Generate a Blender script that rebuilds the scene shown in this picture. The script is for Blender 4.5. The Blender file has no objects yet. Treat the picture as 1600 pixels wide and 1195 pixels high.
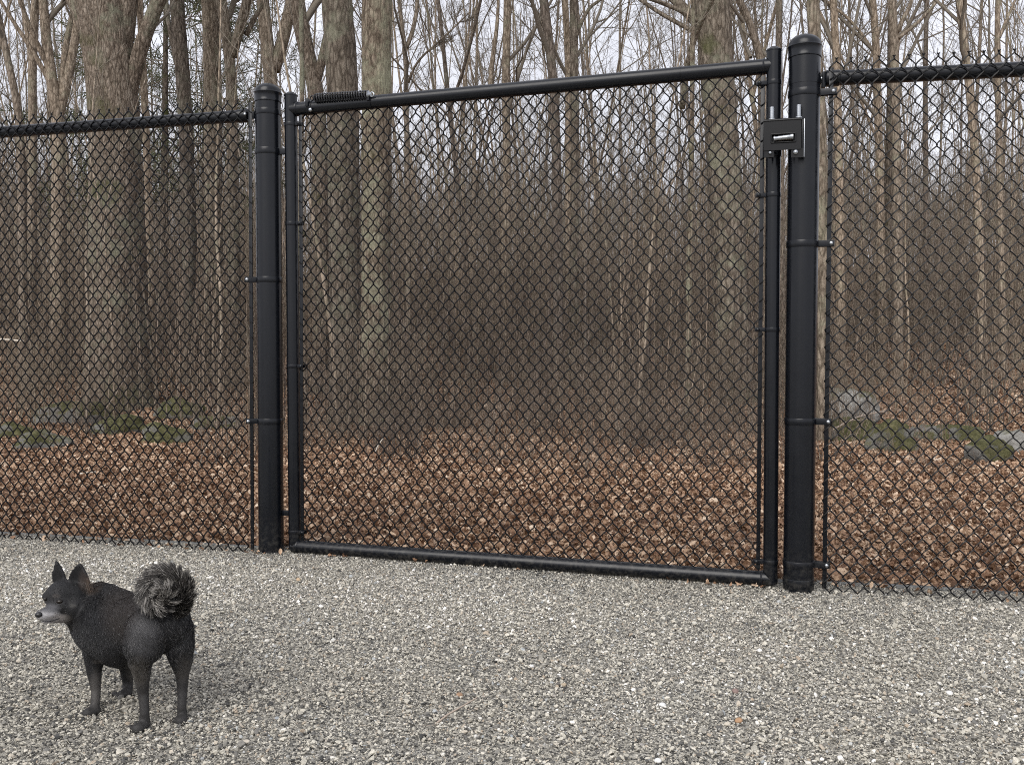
import bpy, bmesh, math, random
import numpy as np
from mathutils import Vector, Matrix, noise as mnoise

random.seed(7)
RNG = np.random.default_rng(11)
C = bpy.context.scene.collection
SC = bpy.context.scene
R = math.radians

# ------------------------------------------------------------------ camera, sky, sun, exposure
EYE = 0.87
FPX = 1500.0                       # focal length in pixels of a 1600 px wide picture
PITCH = math.atan(64.5 / FPX)
cam = bpy.data.cameras.new('camera')
cam.sensor_fit = 'HORIZONTAL'; cam.sensor_width = 36.0; cam.lens = 36.0 * FPX / 1600.0
cam.clip_start = 0.05; cam.clip_end = 1000
camo = bpy.data.objects.new('camera', cam); C.objects.link(camo)
camo.location = (0, 0, EYE); camo.rotation_euler = (math.pi / 2 - PITCH, 0, 0)
SC.camera = camo

SUN_EL, SUN_AZ = R(44), R(205)      # azimuth clockwise from +Y : behind the camera, to the left
world = bpy.data.worlds.new('World'); SC.world = world; world.use_nodes = True
wn = world.node_tree.nodes; wl = world.node_tree.links
wn.clear()
sky = wn.new('ShaderNodeTexSky'); sky.sky_type = 'NISHITA'; sky.sun_disc = False
sky.sun_elevation = SUN_EL; sky.sun_rotation = SUN_AZ
sky.air_density = 1.0; sky.dust_density = 4.0; sky.ozone_density = 1.0
hs = wn.new('ShaderNodeHueSaturation'); hs.inputs['Saturation'].default_value = 0.22
bg = wn.new('ShaderNodeBackground'); bg.inputs['Strength'].default_value = 0.15
wo = wn.new('ShaderNodeOutputWorld')
# soft overcast cloud layer, the same in every direction
tcw = wn.new('ShaderNodeTexCoord'); nzw = wn.new('ShaderNodeTexNoise')
nzw.inputs['Scale'].default_value = 2.2; nzw.inputs['Detail'].default_value = 6
mrw = wn.new('ShaderNodeMapRange'); mrw.inputs['From Min'].default_value = 0.3; mrw.inputs['From Max'].default_value = 0.7
mrw.inputs['To Min'].default_value = 0.84; mrw.inputs['To Max'].default_value = 1.1
mx = wn.new('ShaderNodeMix'); mx.data_type = 'RGBA'; mx.blend_type = 'MIX'; mx.inputs[0].default_value = 0.75
mx.inputs[7].default_value = (5.1, 5.2, 5.75, 1)
ml = wn.new('ShaderNodeVectorMath'); ml.operation = 'SCALE'
wl.new(sky.outputs[0], hs.inputs['Color']); wl.new(hs.outputs[0], mx.inputs[6])
wl.new(tcw.outputs['Generated'], nzw.inputs['Vector']); wl.new(nzw.outputs[0], mrw.inputs['Value'])
wl.new(mx.outputs[2], ml.inputs[0]); wl.new(mrw.outputs[0], ml.inputs['Scale'])
wl.new(ml.outputs[0], bg.inputs['Color']); wl.new(bg.outputs[0], wo.inputs[0])

sun = bpy.data.lights.new('sun', 'SUN'); sun.energy = 1.4; sun.angle = R(45); sun.color = (1, 0.96, 0.9)
suno = bpy.data.objects.new('sun', sun); C.objects.link(suno)
sd = Vector((math.sin(SUN_AZ) * math.cos(SUN_EL), math.cos(SUN_AZ) * math.cos(SUN_EL), math.sin(SUN_EL)))
suno.rotation_euler = sd.to_track_quat('Z', 'Y').to_euler()

SC.view_settings.view_transform = 'Standard'; SC.view_settings.look = 'None'
SC.view_settings.exposure = 0.45; SC.view_settings.gamma = 1.0
SC.view_settings.use_curve_mapping = False
SC.cycles.max_bounces = 3; SC.cycles.diffuse_bounces = 2; SC.cycles.glossy_bounces = 2; SC.cycles.use_adaptive_sampling = True; SC.cycles.adaptive_threshold = 0.02; SC.cycles.filter_width = 1.0; SC.cycles.use_denoising = False

# ------------------------------------------------------------------ picture to place
def ray(px, py):
    a = (px - 800.0) / FPX; b = (597.5 - py) / FPX
    return np.array([a, math.cos(PITCH) + b * math.sin(PITCH), -math.sin(PITCH) + b * math.cos(PITCH)])
def at(px, py, Y):
    d = ray(px, py); return np.array([0, 0, EYE]) + d * (Y / d[1])
def on_z(px, py, z=0.0):
    d = ray(px, py); return np.array([0, 0, EYE]) + d * ((z - EYE) / d[2])

def fbm(x, y, s=1.0, o=3):
    v = 0; a = 1.0; t = 0
    for i in range(o):
        v += a * mnoise.noise(Vector((x * s, y * s, 3.7 * i))); t += a; a *= .5; s *= 2.1
    return v / t
def vnoise(x, y, seed=0):
    """cheap smooth noise for arrays"""
    v = 0
    r = np.random.default_rng(seed)
    for i in range(7):
        a = r.uniform(0, 2 * math.pi); f = r.uniform(.6, 1.7); p = r.uniform(0, 7)
        v = v + np.sin((x * math.cos(a) + y * math.sin(a)) * f + p + 1.3 * np.sin((x * math.sin(a) - y * math.cos(a)) * f * .7 + p * 2))
    return v / 7
def ground_z(x, y):
    x = np.asarray(x, float); y = np.asarray(y, float)
    z = 0.04 * np.clip(y - 11, 0, 49) + 0.11 * np.clip(y - 60, 0, 70)
    z = z + np.clip((y - 6) / 6, 0, 1) * (0.07 * vnoise(x * .9, y * .9, 3) + 0.10 * vnoise(x * .25, y * .25, 4))
    z = z + np.clip((y - 5) / 2, 0, 1) * 0.02 * vnoise(x * 3, y * 3, 5)
    return z
def gravel_z(x, y):
    x = np.asarray(x, float); y = np.asarray(y, float)
    return 0.006 * vnoise(x * 2.2, y * 2.2, 8) + 0.0025 * vnoise(x * 9, y * 14, 9)

# ------------------------------------------------------------------ materials
def mat(name, col=(.5, .5, .5), rough=.6, metal=0.0, spec=None):
    m = bpy.data.materials.new(name); m.use_nodes = True
    b = m.node_tree.nodes['Principled BSDF']
    b.inputs['Base Color'].default_value = (*col, 1); b.inputs['Roughness'].default_value = rough
    b.inputs['Metallic'].default_value = metal
    if spec is not None: b.inputs['Specular IOR Level'].default_value = spec
    return m, m.node_tree.nodes, m.node_tree.links, b
def N(nodes, t, **kw):
    n = nodes.new(t)
    for k, v in kw.items():
        if hasattr(n, k): setattr(n, k, v)
        else: n.inputs[k.replace('_', ' ')].default_value = v
    return n
def ramp(nodes, stops, interp='LINEAR'):
    n = nodes.new('ShaderNodeValToRGB'); e = n.color_ramp.elements; n.color_ramp.interpolation = interp
    while len(e) < len(stops): e.new(.5)
    for i, (p, c) in enumerate(stops):
        e[i].position = p; e[i].color = (*c, 1)
    return n
def mixc(nodes, links, f, a, b, mode='MIX'):
    n = nodes.new('ShaderNodeMix'); n.data_type = 'RGBA'; n.blend_type = mode
    for s, v in ((0, f), (6, a), (7, b)):
        if hasattr(v, 'is_output'): links.new(v, n.inputs[s])
        elif isinstance(v, (int, float)): n.inputs[s].default_value = v
        else: n.inputs[s].default_value = (*v, 1)
    return n.outputs[2]

def paint_mat():
    m, n, l, b = mat('black_vinyl_coat', (.004, .005, .007), .3, 0, .36)
    tc = N(n, 'ShaderNodeTexCoord'); nz = N(n, 'ShaderNodeTexNoise', Scale=9.0, Detail=5.0)
    l.new(tc.outputs['Object'], nz.inputs['Vector'])
    r = ramp(n, [(.35, (.20, .20, .20)), (.7, (.34, .34, .34))]); l.new(nz.outputs[0], r.inputs[0])
    l.new(r.outputs[0], b.inputs['Roughness'])
    n2 = N(n, 'ShaderNodeTexNoise', Scale=60.0, Detail=4.0); l.new(tc.outputs['Object'], n2.inputs['Vector'])
    # dust film: slightly more of it close to the ground
    sep = N(n, 'ShaderNodeSeparateXYZ'); geo = N(n, 'ShaderNodeNewGeometry'); l.new(geo.outputs['Position'], sep.inputs[0])
    mr = N(n, 'ShaderNodeMapRange'); mr.inputs['From Min'].default_value = .16; mr.inputs['From Max'].default_value = .0
    mr.inputs['To Min'].default_value = .02; mr.inputs['To Max'].default_value = .75
    l.new(sep.outputs['Z'], mr.inputs['Value'])
    mu = N(n, 'ShaderNodeMath', operation='MULTIPLY'); l.new(mr.outputs[0], mu.inputs[0])
    r2 = ramp(n, [(.45, (0, 0, 0)), (.72, (1, 1, 1))]); l.new(n2.outputs[0], r2.inputs[0]); l.new(r2.outputs[0], mu.inputs[1])
    c = mixc(n, l, mu.outputs[0], (.0045, .0055, .008), (.055, .052, .047)); l.new(c, b.inputs['Base Color'])
    bp = N(n, 'ShaderNodeBump', Strength=.04, Distance=.002); l.new(nz.outputs[0], bp.inputs['Height']); l.new(bp.outputs[0], b.inputs['Normal'])
    return m
M_BLACK = paint_mat()
M_WIRE = mat('black_vinyl_wire', (.004, .0042, .005), .4, 0, .22)[0]
M_LATCH = mat('latch_enamel', (.004, .004, .0045), .3, 0, .3)[0]
M_COIL = mat('spring_coat', (.03, .031, .034), .32)[0]
def steel():
    m, n, l, b = mat('zinc_steel', (.42, .44, .46), .32, 1.0)
    nz = N(n, 'ShaderNodeTexNoise', Scale=180.0, Detail=3.0); tc = N(n, 'ShaderNodeTexCoord'); l.new(tc.outputs['Object'], nz.inputs['Vector'])
    r = ramp(n, [(.3, (.22, .22, .22)), (.75, (.5, .5, .5))]); l.new(nz.outputs[0], r.inputs[0]); l.new(r.outputs[0], b.inputs['Roughness'])
    return m
M_STEEL = steel()

def bark_mat(name, c0, c1, c2, lichen=.3, moss=0.0, scale=1.0, bump=.9, tint=.25):
    m, n, l, b = mat(name, c1, .92, 0, .15)
    tc = N(n, 'ShaderNodeTexCoord'); mp = N(n, 'ShaderNodeMapping'); mp.inputs['Scale'].default_value = (9 * scale, 9 * scale, 2.6 * scale)
    l.new(tc.outputs['Object'], mp.inputs['Vector'])
    nz = N(n, 'ShaderNodeTexNoise', Scale=2.2, Detail=8.0, Roughness=.68, Distortion=.6); l.new(mp.outputs[0], nz.inputs['Vector'])
    vo = N(n, 'ShaderNodeTexVoronoi', Scale=3.0); vo.feature = 'DISTANCE_TO_EDGE'
    mw = N(n, 'ShaderNodeMix', data_type='VECTOR'); mw.inputs[0].default_value = .25
    l.new(mp.outputs[0], mw.inputs[4]); l.new(nz.outputs['Color'], mw.inputs[5]); l.new(mw.outputs[1], vo.inputs['Vector'])
    r = ramp(n, [(.34, c0), (.5, c1), (.66, c2)]); l.new(nz.outputs[0], r.inputs[0])
    # furrows between the bark plates are coloured darker
    rv = ramp(n, [(0, (.30, .28, .26)), (.2, (1, 1, 1))]); l.new(vo.outputs['Distance'], rv.inputs[0])
    col = mixc(n, l, .8, r.outputs[0], rv.outputs[0], 'MULTIPLY')
    n2 = N(n, 'ShaderNodeTexNoise', Scale=1.9 * scale, Detail=7.0, Roughness=.7); l.new(tc.outputs['Object'], n2.inputs['Vector'])
    rl = ramp(n, [(.56 - lichen * .18, (0, 0, 0)), (.66 - lichen * .1, (1, 1, 1))]); l.new(n2.outputs[0], rl.inputs[0])
    mul = N(n, 'ShaderNodeMath', operation='MULTIPLY'); mul.inputs[1].default_value = min(1, .35 + lichen); l.new(rl.outputs[0], mul.inputs[0])
    col = mixc(n, l, mul.outputs[0], col, (.26, .27, .20))
    if moss > 0:
        n3 = N(n, 'ShaderNodeTexNoise', Scale=1.3, Detail=6.0); l.new(tc.outputs['Object'], n3.inputs['Vector'])
        rm = ramp(n, [(.62 - moss * .2, (0, 0, 0)), (.72 - moss * .2, (1, 1, 1))]); l.new(n3.outputs[0], rm.inputs[0])
        col = mixc(n, l, rm.outputs[0], col, (.075, .085, .03))
    oi = N(n, 'ShaderNodeObjectInfo')
    rt = ramp(n, [(0, (.94 - tint, .92 - tint, .90 - tint * .9)), (.5, (1.02, .99, .95)), (1, (1.03 + tint, .99 + tint * .88, .95 + tint * .70))])
    l.new(oi.outputs['Random'], rt.inputs[0])
    col = mixc(n, l, 1.0, col, rt.outputs[0], 'MULTIPLY')
    l.new(col, b.inputs['Base Color'])
    ad = N(n, 'ShaderNodeMath', operation='ADD'); l.new(nz.outputs[0], ad.inputs[0]); l.new(vo.outputs['Distance'], ad.inputs[1])
    bp = N(n, 'ShaderNodeBump', Strength=bump, Distance=.03); l.new(ad.outputs[0], bp.inputs['Height']); l.new(bp.outputs[0], b.inputs['Normal'])
    return m
M_OAK = bark_mat('oak_bark', (0.128, 0.102, 0.079), (0.269, 0.224, 0.179), (0.422, 0.365, 0.301), .35, .25, 1.35, 1.0)
M_GREY = bark_mat('grey_bark', (0.109, 0.092, 0.074), (0.224, 0.192, 0.156), (0.346, 0.307, 0.256), .3, .05)
M_LICH = bark_mat('lichened_bark', (0.096, 0.079, 0.061), (0.192, 0.160, 0.128), (0.320, 0.288, 0.230), .5, .1, 1.3)
M_SLIM = bark_mat('slim_bark', (0.166, 0.138, 0.109), (0.294, 0.250, 0.202), (0.422, 0.365, 0.301), .2, 0, 1.2, .5, .32)
M_DARK = bark_mat('dark_bark', (0.064, 0.054, 0.044), (0.141, 0.119, 0.097), (0.243, 0.211, 0.173), .2, .2)
M_TWIG = mat('twig_bark', (.195, .17, .137), .9, 0, .1)[0]
M_FAR = bark_mat('far_bark', (0.141, 0.118, 0.096), (0.243, 0.205, 0.169), (0.346, 0.301, 0.250), .15, 0, .6, .3, .35)
M_NEEDLE = mat('pine_needles', (.075, .085, .04), .7, 0, .2)[0]
M_DRYLEAF = mat('dry_beech_leaf', (.36, .24, .13), .8, 0, .2)[0]

# ------------------------------------------------------------------ mesh helpers
class MB:
    """collects quads / tris from numpy batches and makes ONE mesh"""
    def __init__(s): s.v = []; s.f = []; s.n = 0; s.att = []; s.mi = []
    def add(s, v, f, a=None, mi=0):
        v = np.asarray(v, np.float32).reshape(-1, 3); f = np.asarray(f, np.int64)
        s.v.append(v); s.f.append(f + s.n); s.n += len(v); s.mi.append(np.full(len(f), mi, np.int32))
        s.att.append(np.zeros((len(v), 3), np.float32) if a is None else np.asarray(a, np.float32).reshape(-1, 3)); return s
    def mesh(s, name, mats, smooth=True, colour=False):
        me = bpy.data.meshes.new(name)
        v = np.concatenate(s.v)
        tot = sum(len(f) for f in s.f)
        lt = np.concatenate([np.full(len(f), f.shape[1], np.int32) for f in s.f if len(f)])
        li = np.concatenate([f.reshape(-1) for f in s.f if len(f)]).astype(np.int32)
        ls = np.concatenate([[0], np.cumsum(lt)[:-1]]).astype(np.int32)
        me.vertices.add(len(v)); me.vertices.foreach_set('co', v.reshape(-1))
        me.loops.add(len(li)); me.loops.foreach_set('vertex_index', li)
        me.polygons.add(tot); me.polygons.foreach_set('loop_start', ls); me.polygons.foreach_set('loop_total', lt)
        me.polygons.foreach_set('use_smooth', np.full(tot, smooth))
        if not isinstance(mats, (list, tuple)): mats = [mats]
        for m in mats: me.materials.append(m)
        me.polygons.foreach_set('material_index', np.concatenate(s.mi))
        if colour:
            a = me.attributes.new('tone', 'FLOAT_VECTOR', 'POINT'); a.data.foreach_set('vector', np.concatenate(s.att).reshape(-1))
        me.update(calc_edges=True); me.validate()
        return me
def obj(name, me, parent=None, **props):
    o = bpy.data.objects.new(name, me); C.objects.link(o)
    if parent is not None:
        o.parent = parent; o.matrix_parent_inverse = Matrix.Identity(4)
    for k, v in props.items(): o[k] = v
    return o
def thing(name, label, cat, loc=(0, 0, 0), group=None):
    o = bpy.data.objects.new(name, None); C.objects.link(o); o.location = [float(q) for q in loc]
    o.empty_display_size = .1
    o['label'] = label; o['category'] = cat
    if group: o['group'] = group
    return o
def tag(o, label, cat, group=None):
    o['label'] = label; o['category'] = cat
    if group: o['group'] = group
    return o

def tubes(mb, P, Rr, sides=4, cap=False, a=None, mi=0):
    """P (m,n,3), Rr (m,n): m tubes at once"""
    P = np.asarray(P, float); Rr = np.asarray(Rr, float)
    m, n, _ = P.shape
    if m == 0: return
    T = np.empty_like(P); T[:, 1:-1] = P[:, 2:] - P[:, :-2]; T[:, 0] = P[:, 1] - P[:, 0]; T[:, -1] = P[:, -1] - P[:, -2]
    T /= np.linalg.norm(T, axis=2, keepdims=True) + 1e-12
    ax = P[:, -1] - P[:, 0]; ax /= np.linalg.norm(ax, axis=1, keepdims=True) + 1e-12
    ref = np.where(np.abs(ax[:, 2:3]) > .8, np.array([[1., 0.13, 0]]), np.array([[0, 0.07, 1.]]))
    U = np.cross(T, ref[:, None, :]); U /= np.linalg.norm(U, axis=2, keepdims=True) + 1e-12
    V = np.cross(T, U)
    th = np.arange(sides) * 2 * math.pi / sides
    ring = U[:, :, None, :] * np.cos(th)[None, None, :, None] + V[:, :, None, :] * np.sin(th)[None, None, :, None]
    verts = P[:, :, None, :] + ring * Rr[:, :, None, None]
    idx = np.arange(m * n * sides).reshape(m, n, sides)
    q = np.stack([idx[:, :-1], np.roll(idx, -1, 2)[:, :-1], np.roll(idx, -1, 2)[:, 1:], idx[:, 1:]], -1).reshape(-1, 4)
    att = None
    if a is not None:
        a = np.asarray(a, float)
        if a.ndim == 2: a = np.repeat(a[:, None, :], n, 1)
        att = np.repeat(a[:, :, None, :], sides, 2).reshape(-1, 3)
    mb.add(verts.reshape(-1, 3), q, att, mi)
    if cap:
        b0 = mb.n - m * n * sides
        for i in range(m):
            mb.f.append(np.array([idx[i, 0][::-1]]) + b0); mb.mi.append(np.array([mi], np.int32))
            mb.f.append(np.array([idx[i, -1]]) + b0); mb.mi.append(np.array([mi], np.int32))
def tube(mb, pts, r, sides=16, cap=True, mi=0):
    pts = np.asarray(pts, float)
    r = np.full(len(pts), r) if np.isscalar(r) else np.asarray(r, float)
    tubes(mb, pts[None], r[None], sides, cap, None, mi); return mb
def frame(ax):
    ax = np.asarray(ax, float); ax = ax / np.linalg.norm(ax)
    ref = np.array([1., 0, 0]) if abs(ax[2]) > .8 else np.array([0, 0, 1.])
    u = np.cross(ax, ref); u /= np.linalg.norm(u); return u, np.cross(ax, u), ax
def lathe(mb, base, axis, prof, sides=40, mi=0):
    """prof: list of (distance along the axis, radius)"""
    u, v, w = frame(axis); th = np.arange(sides) * 2 * math.pi / sides
    rings = [np.asarray(base)[None] + w[None] * h + (u[None] * np.cos(th)[:, None] + v[None] * np.sin(th)[:, None]) * r for h, r in prof]
    V = np.concatenate(rings); idx = np.arange(len(V)).reshape(len(prof), sides)
    q = np.stack([idx[:-1], np.roll(idx, -1, 1)[:-1], np.roll(idx, -1, 1)[1:], idx[1:]], -1).reshape(-1, 4)
    q = q[:, ::-1]
    mb.add(V, q, None, mi); b0 = mb.n - len(V)
    mb.f.append(np.array([idx[0]]) + b0); mb.f.append(np.array([idx[-1][::-1]]) + b0)
    mb.mi += [np.array([mi], np.int32)] * 2
    return mb
def box(mb, c, ux, uy, uz, hx, hy, hz, bev=0.0, mi=0):
    """oriented box with its edges eased"""
    bm = bmesh.new(); bmesh.ops.create_cube(bm, size=2)
    for v in bm.verts: v.co = Vector((v.co.x * hx, v.co.y * hy, v.co.z * hz))
    if bev > 0: bmesh.ops.bevel(bm, geom=bm.edges[:], offset=bev, segments=2, affect='EDGES', profile=.6)
    bmesh.ops.triangulate(bm, faces=bm.faces[:])
    V = np.array([v.co[:] for v in bm.verts]); F = np.array([[v.index for v in f.verts] for f in bm.faces])
    bm.free()
    W = np.asarray(c)[None] + V[:, :1] * np.asarray(ux)[None] + V[:, 1:2] * np.asarray(uy)[None] + V[:, 2:] * np.asarray(uz)[None]
    mb.add(W, F, None, mi); return mb

def flat(me, ang=35):
    try: me.set_sharp_from_angle(angle=R(ang))
    except Exception: pass
    return me

# scatter: instances on the vertices of a point mesh, attributes rot / scl / tint / pick
def scatter_nodes(coll):
    ng = bpy.data.node_groups.new('scatter', 'GeometryNodeTree')
    ng.interface.new_socket('Geometry', in_out='INPUT', socket_type='NodeSocketGeometry')
    ng.interface.new_socket('Geometry', in_out='OUTPUT', socket_type='NodeSocketGeometry')
    n, l = ng.nodes, ng.links
    gi = n.new('NodeGroupInput'); go = n.new('NodeGroupOutput')
    ci = n.new('GeometryNodeCollectionInfo'); ci.inputs['Collection'].default_value = coll
    ci.inputs['Separate Children'].default_value = True; ci.inputs['Reset Children'].default_value = True
    iop = n.new('GeometryNodeInstanceOnPoints'); iop.inputs['Pick Instance'].default_value = True
    def att(nm, t):
        a = n.new('GeometryNodeInputNamedAttribute'); a.data_type = t; a.inputs['Name'].default_value = nm; return a.outputs['Attribute']
    er = n.new('FunctionNodeEulerToRotation')
    l.new(gi.outputs[0], iop.inputs['Points']); l.new(ci.outputs[0], iop.inputs['Instance'])
    l.new(att('pick', 'INT'), iop.inputs['Instance Index'])
    l.new(att('rot', 'FLOAT_VECTOR'), er.inputs[0]); l.new(er.outputs[0], iop.inputs['Rotation'])
    l.new(att('scl', 'FLOAT_VECTOR'), iop.inputs['Scale'])
    l.new(iop.outputs[0], go.inputs[0])
    return ng
def scatter(name, protos, pos, rot, scl, pick, tint, label, cat):
    coll = bpy.data.collections.new(name + '_kinds')
    for i, p in enumerate(protos):
        o = bpy.data.objects.new('%s_kind_%03d' % (name, i), p); coll.objects.link(o)
    me = bpy.data.meshes.new(name); k = len(pos)
    me.vertices.add(k); me.vertices.foreach_set('co', np.asarray(pos, np.float32).reshape(-1))
    for nm, t, key, dat in (('rot', 'FLOAT_VECTOR', 'vector', rot), ('scl', 'FLOAT_VECTOR', 'vector', scl), ('tint', 'FLOAT', 'value', tint)):
        a = me.attributes.new(nm, t, 'POINT'); a.data.foreach_set(key, np.asarray(dat, np.float32).reshape(-1))
    a = me.attributes.new('pick', 'INT', 'POINT'); a.data.foreach_set('value', np.asarray(pick, np.int32))
    me.update()
    o = obj(name, me); md = o.modifiers.new('scatter', 'NODES'); md.node_group = scatter_nodes(coll)
    o['kind'] = 'stuff'; o['label'] = label; o['category'] = cat
    return o

def nrm(a): return a / (np.linalg.norm(a, axis=-1, keepdims=True) + 1e-12)
def resample(pts, n):
    pts = np.asarray(pts, float); d = np.concatenate([[0], np.cumsum(np.linalg.norm(np.diff(pts, axis=0), axis=1))])
    t = np.linspace(0, d[-1], n)
    q = np.stack([np.interp(t, d, pts[:, i]) for i in range(3)], -1)
    for _ in range(2): q[1:-1] = q[1:-1] * .5 + (q[:-2] + q[2:]) * .25
    return q
# ================================================================== GROUND
def grid_mesh(name, xs, ys, zf, m):
    X, Y = np.meshgrid(xs, ys); Z = zf(X, Y); V = np.stack([X, Y, Z], -1).reshape(-1, 3)
    nx, ny = len(xs), len(ys); i = np.arange(nx * ny).reshape(ny, nx)
    q = np.stack([i[:-1, :-1], i[:-1, 1:], i[1:, 1:], i[1:, :-1]], -1).reshape(-1, 4)
    mb = MB(); mb.add(V, q); return mb.mesh(name, m)

# line of the fence on the ground: left fence, gate, right fence (x, y), extended both ways
FL_DIR = np.array([1.18, -.30]); FL_DIR /= np.linalg.norm(FL_DIR)
def fence_y(x):
    x = np.asarray(x, float)
    pts = [(-60, 4.0 + 57 * .24), (-2.26, 4.245), (-1.07, 3.95), (-.9, 3.94), (.92, 3.38), (1.1, 3.36), (1.72, 3.215), (60, 3.215 - 14)]
    return np.interp(x, [p[0] for p in pts], [p[1] for p in pts])

m, n, l, b = mat('gravel_bed', (.3, .29, .27), .95, 0, .15)
tc = N(n, 'ShaderNodeTexCoord')
vo = N(n, 'ShaderNodeTexVoronoi', Scale=170.0); l.new(tc.outputs['Object'], vo.inputs['Vector'])
sx = N(n, 'ShaderNodeSeparateColor'); l.new(vo.outputs['Color'], sx.inputs[0])
r = ramp(n, [(0, (.08, .08, .08)), (.3, (.24, .23, .205)), (.6, (.40, .385, .34)), (.85, (.54, .52, .46)), (1, (.68, .66, .6))]); l.new(sx.outputs[0], r.inputs[0])
nz = N(n, 'ShaderNodeTexNoise', Scale=1.6, Detail=6.0); l.new(tc.outputs['Object'], nz.inputs['Vector'])
r2 = ramp(n, [(.3, (.84, .85, .87)), (.7, (1.06, 1.03, .98))]); l.new(nz.outputs[0], r2.inputs[0])
l.new(mixc(n, l, 1.0, r.outputs[0], r2.outputs[0], 'MULTIPLY'), b.inputs['Base Color'])
bp = N(n, 'ShaderNodeBump', Strength=1.0, Distance=.006, invert=True); l.new(vo.outputs['Distance'], bp.inputs['Height']); l.new(bp.outputs[0], b.inputs['Normal'])
M_GRAVEL = m
xs = np.concatenate([np.linspace(-40, -4, 30)[:-1], np.linspace(-4, 4, 240), np.linspace(4, 40, 30)[1:]])
ts = np.concatenate([np.linspace(0, .7, 40)[:-1], np.linspace(.7, 1, 60)])
def gravel_sheet():
    X, T = np.meshgrid(xs, ts)
    Y0 = -12.0; Y1 = fence_y(X) + .075 + .02 * vnoise(X * 5, X * 0, 31) 
    Y = Y0 + (Y1 - Y0) * T
    Z = gravel_z(X, Y) - .004; V = np.stack([X, Y, Z], -1).reshape(-1, 3)
    i = np.arange(X.size).reshape(X.shape)
    q = np.stack([i[:-1, :-1], i[:-1, 1:], i[1:, 1:], i[1:, :-1]], -1).reshape(-1, 4)
    mb = MB(); mb.add(V, q); return mb.mesh('gravel_ground', M_GRAVEL)
obj('gravel_ground', gravel_sheet(), kind='structure')

# grey edging cloth showing as a thin pale strip where the gravel meets the leaves
m, n, l, b = mat('edging_cloth', (.15, .155, .15), .8, 0, .2)
nz = N(n, 'ShaderNodeTexNoise', Scale=60.0, Detail=5.0); r = ramp(n, [(.35, (.08, .08, .078)), (.65, (.20, .205, .20))])
l.new(nz.outputs[0], r.inputs[0]); l.new(r.outputs[0], b.inputs['Base Color'])
xe = np.linspace(-4.5, 4.5, 300)
mb = MB(); prof = [(.055, -.01), (.065, .003), (.08, .007), (.09, .003), (.095, -.02)]
V = np.stack([np.stack([xe, fence_y(xe) + .018 * vnoise(xe * 4, xe * 0, 31) + dy, dz + .004 * vnoise(xe * 11, xe * 0 + dy * 20, 33)], -1) for dy, dz in prof], 0)
i = np.arange(V.shape[0] * V.shape[1]).reshape(V.shape[:2])
mb.add(V.reshape(-1, 3), np.stack([i[:-1, :-1], i[:-1, 1:], i[1:, 1:], i[1:, :-1]], -1).reshape(-1, 4))
obj('ground_edging', mb.mesh('ground_edging', m), kind='structure')

m, n, l, b = mat('forest_floor', (.2, .13, .09), .95, 0, .1)
tc = N(n, 'ShaderNodeTexCoord')
vo = N(n, 'ShaderNodeTexVoronoi', Scale=17.0); 
nd = N(n, 'ShaderNodeTexNoise', Scale=22.0, Detail=3.0); l.new(tc.outputs['Object'], nd.inputs['Vector'])
mw = N(n, 'ShaderNodeMix', data_type='VECTOR'); mw.inputs[0].default_value = .04
l.new(tc.outputs['Object'], mw.inputs[4]); l.new(nd.outputs['Color'], mw.inputs[5]); l.new(mw.outputs[1], vo.inputs['Vector'])
sx = N(n, 'ShaderNodeSeparateColor'); l.new(vo.outputs['Color'], sx.inputs[0])
r = ramp(n, [(0, (.07, .046, .035)), (.3, (.19, .12, .085)), (.6, (.31, .21, .155)), (.85, (.44, .33, .26)), (1, (.6, .5, .42))]); l.new(sx.outputs[1], r.inputs[0])
nz = N(n, 'ShaderNodeTexNoise', Scale=.5, Detail=6.0); l.new(tc.outputs['Object'], nz.inputs['Vector'])
r2 = ramp(n, [(.35, (.78, .78, .78)), (.68, (1.1, 1.05, 1.0))]); l.new(nz.outputs[0], r2.inputs[0])
l.new(mixc(n, l, 1.0, r.outputs[0], r2.outputs[0], 'MULTIPLY'), b.inputs['Base Color'])
bp = N(n, 'ShaderNodeBump', Strength=1.0, Distance=.03); l.new(vo.outputs['Distance'], bp.inputs['Height']); l.new(bp.outputs[0], b.inputs['Normal'])
M_FLOOR = m
xg = np.concatenate([np.linspace(-220, -14, 60)[:-1], np.linspace(-14, 14, 180), np.linspace(14, 220, 60)[1:]])
sy = np.concatenate([np.linspace(0, .05, 40)[:-1], np.linspace(.05, .25, 90)[:-1], np.linspace(.25, 1, 60)])
def floor_sheet():
    X, T = np.meshgrid(xg, sy)
    Y0 = np.clip(fence_y(X), -20, 60) + .07; Y = Y0 + (230 - Y0) * T
    Z = ground_z(X, Y) - .012; V = np.stack([X, Y, Z], -1).reshape(-1, 3)
    i = np.arange(X.size).reshape(X.shape)
    mb = MB(); mb.add(V, np.stack([i[:-1, :-1], i[:-1, 1:], i[1:, 1:], i[1:, :-1]], -1).reshape(-1, 4)); return mb.mesh('forest_floor', M_FLOOR)
obj('forest_floor', floor_sheet(), kind='structure')

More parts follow.
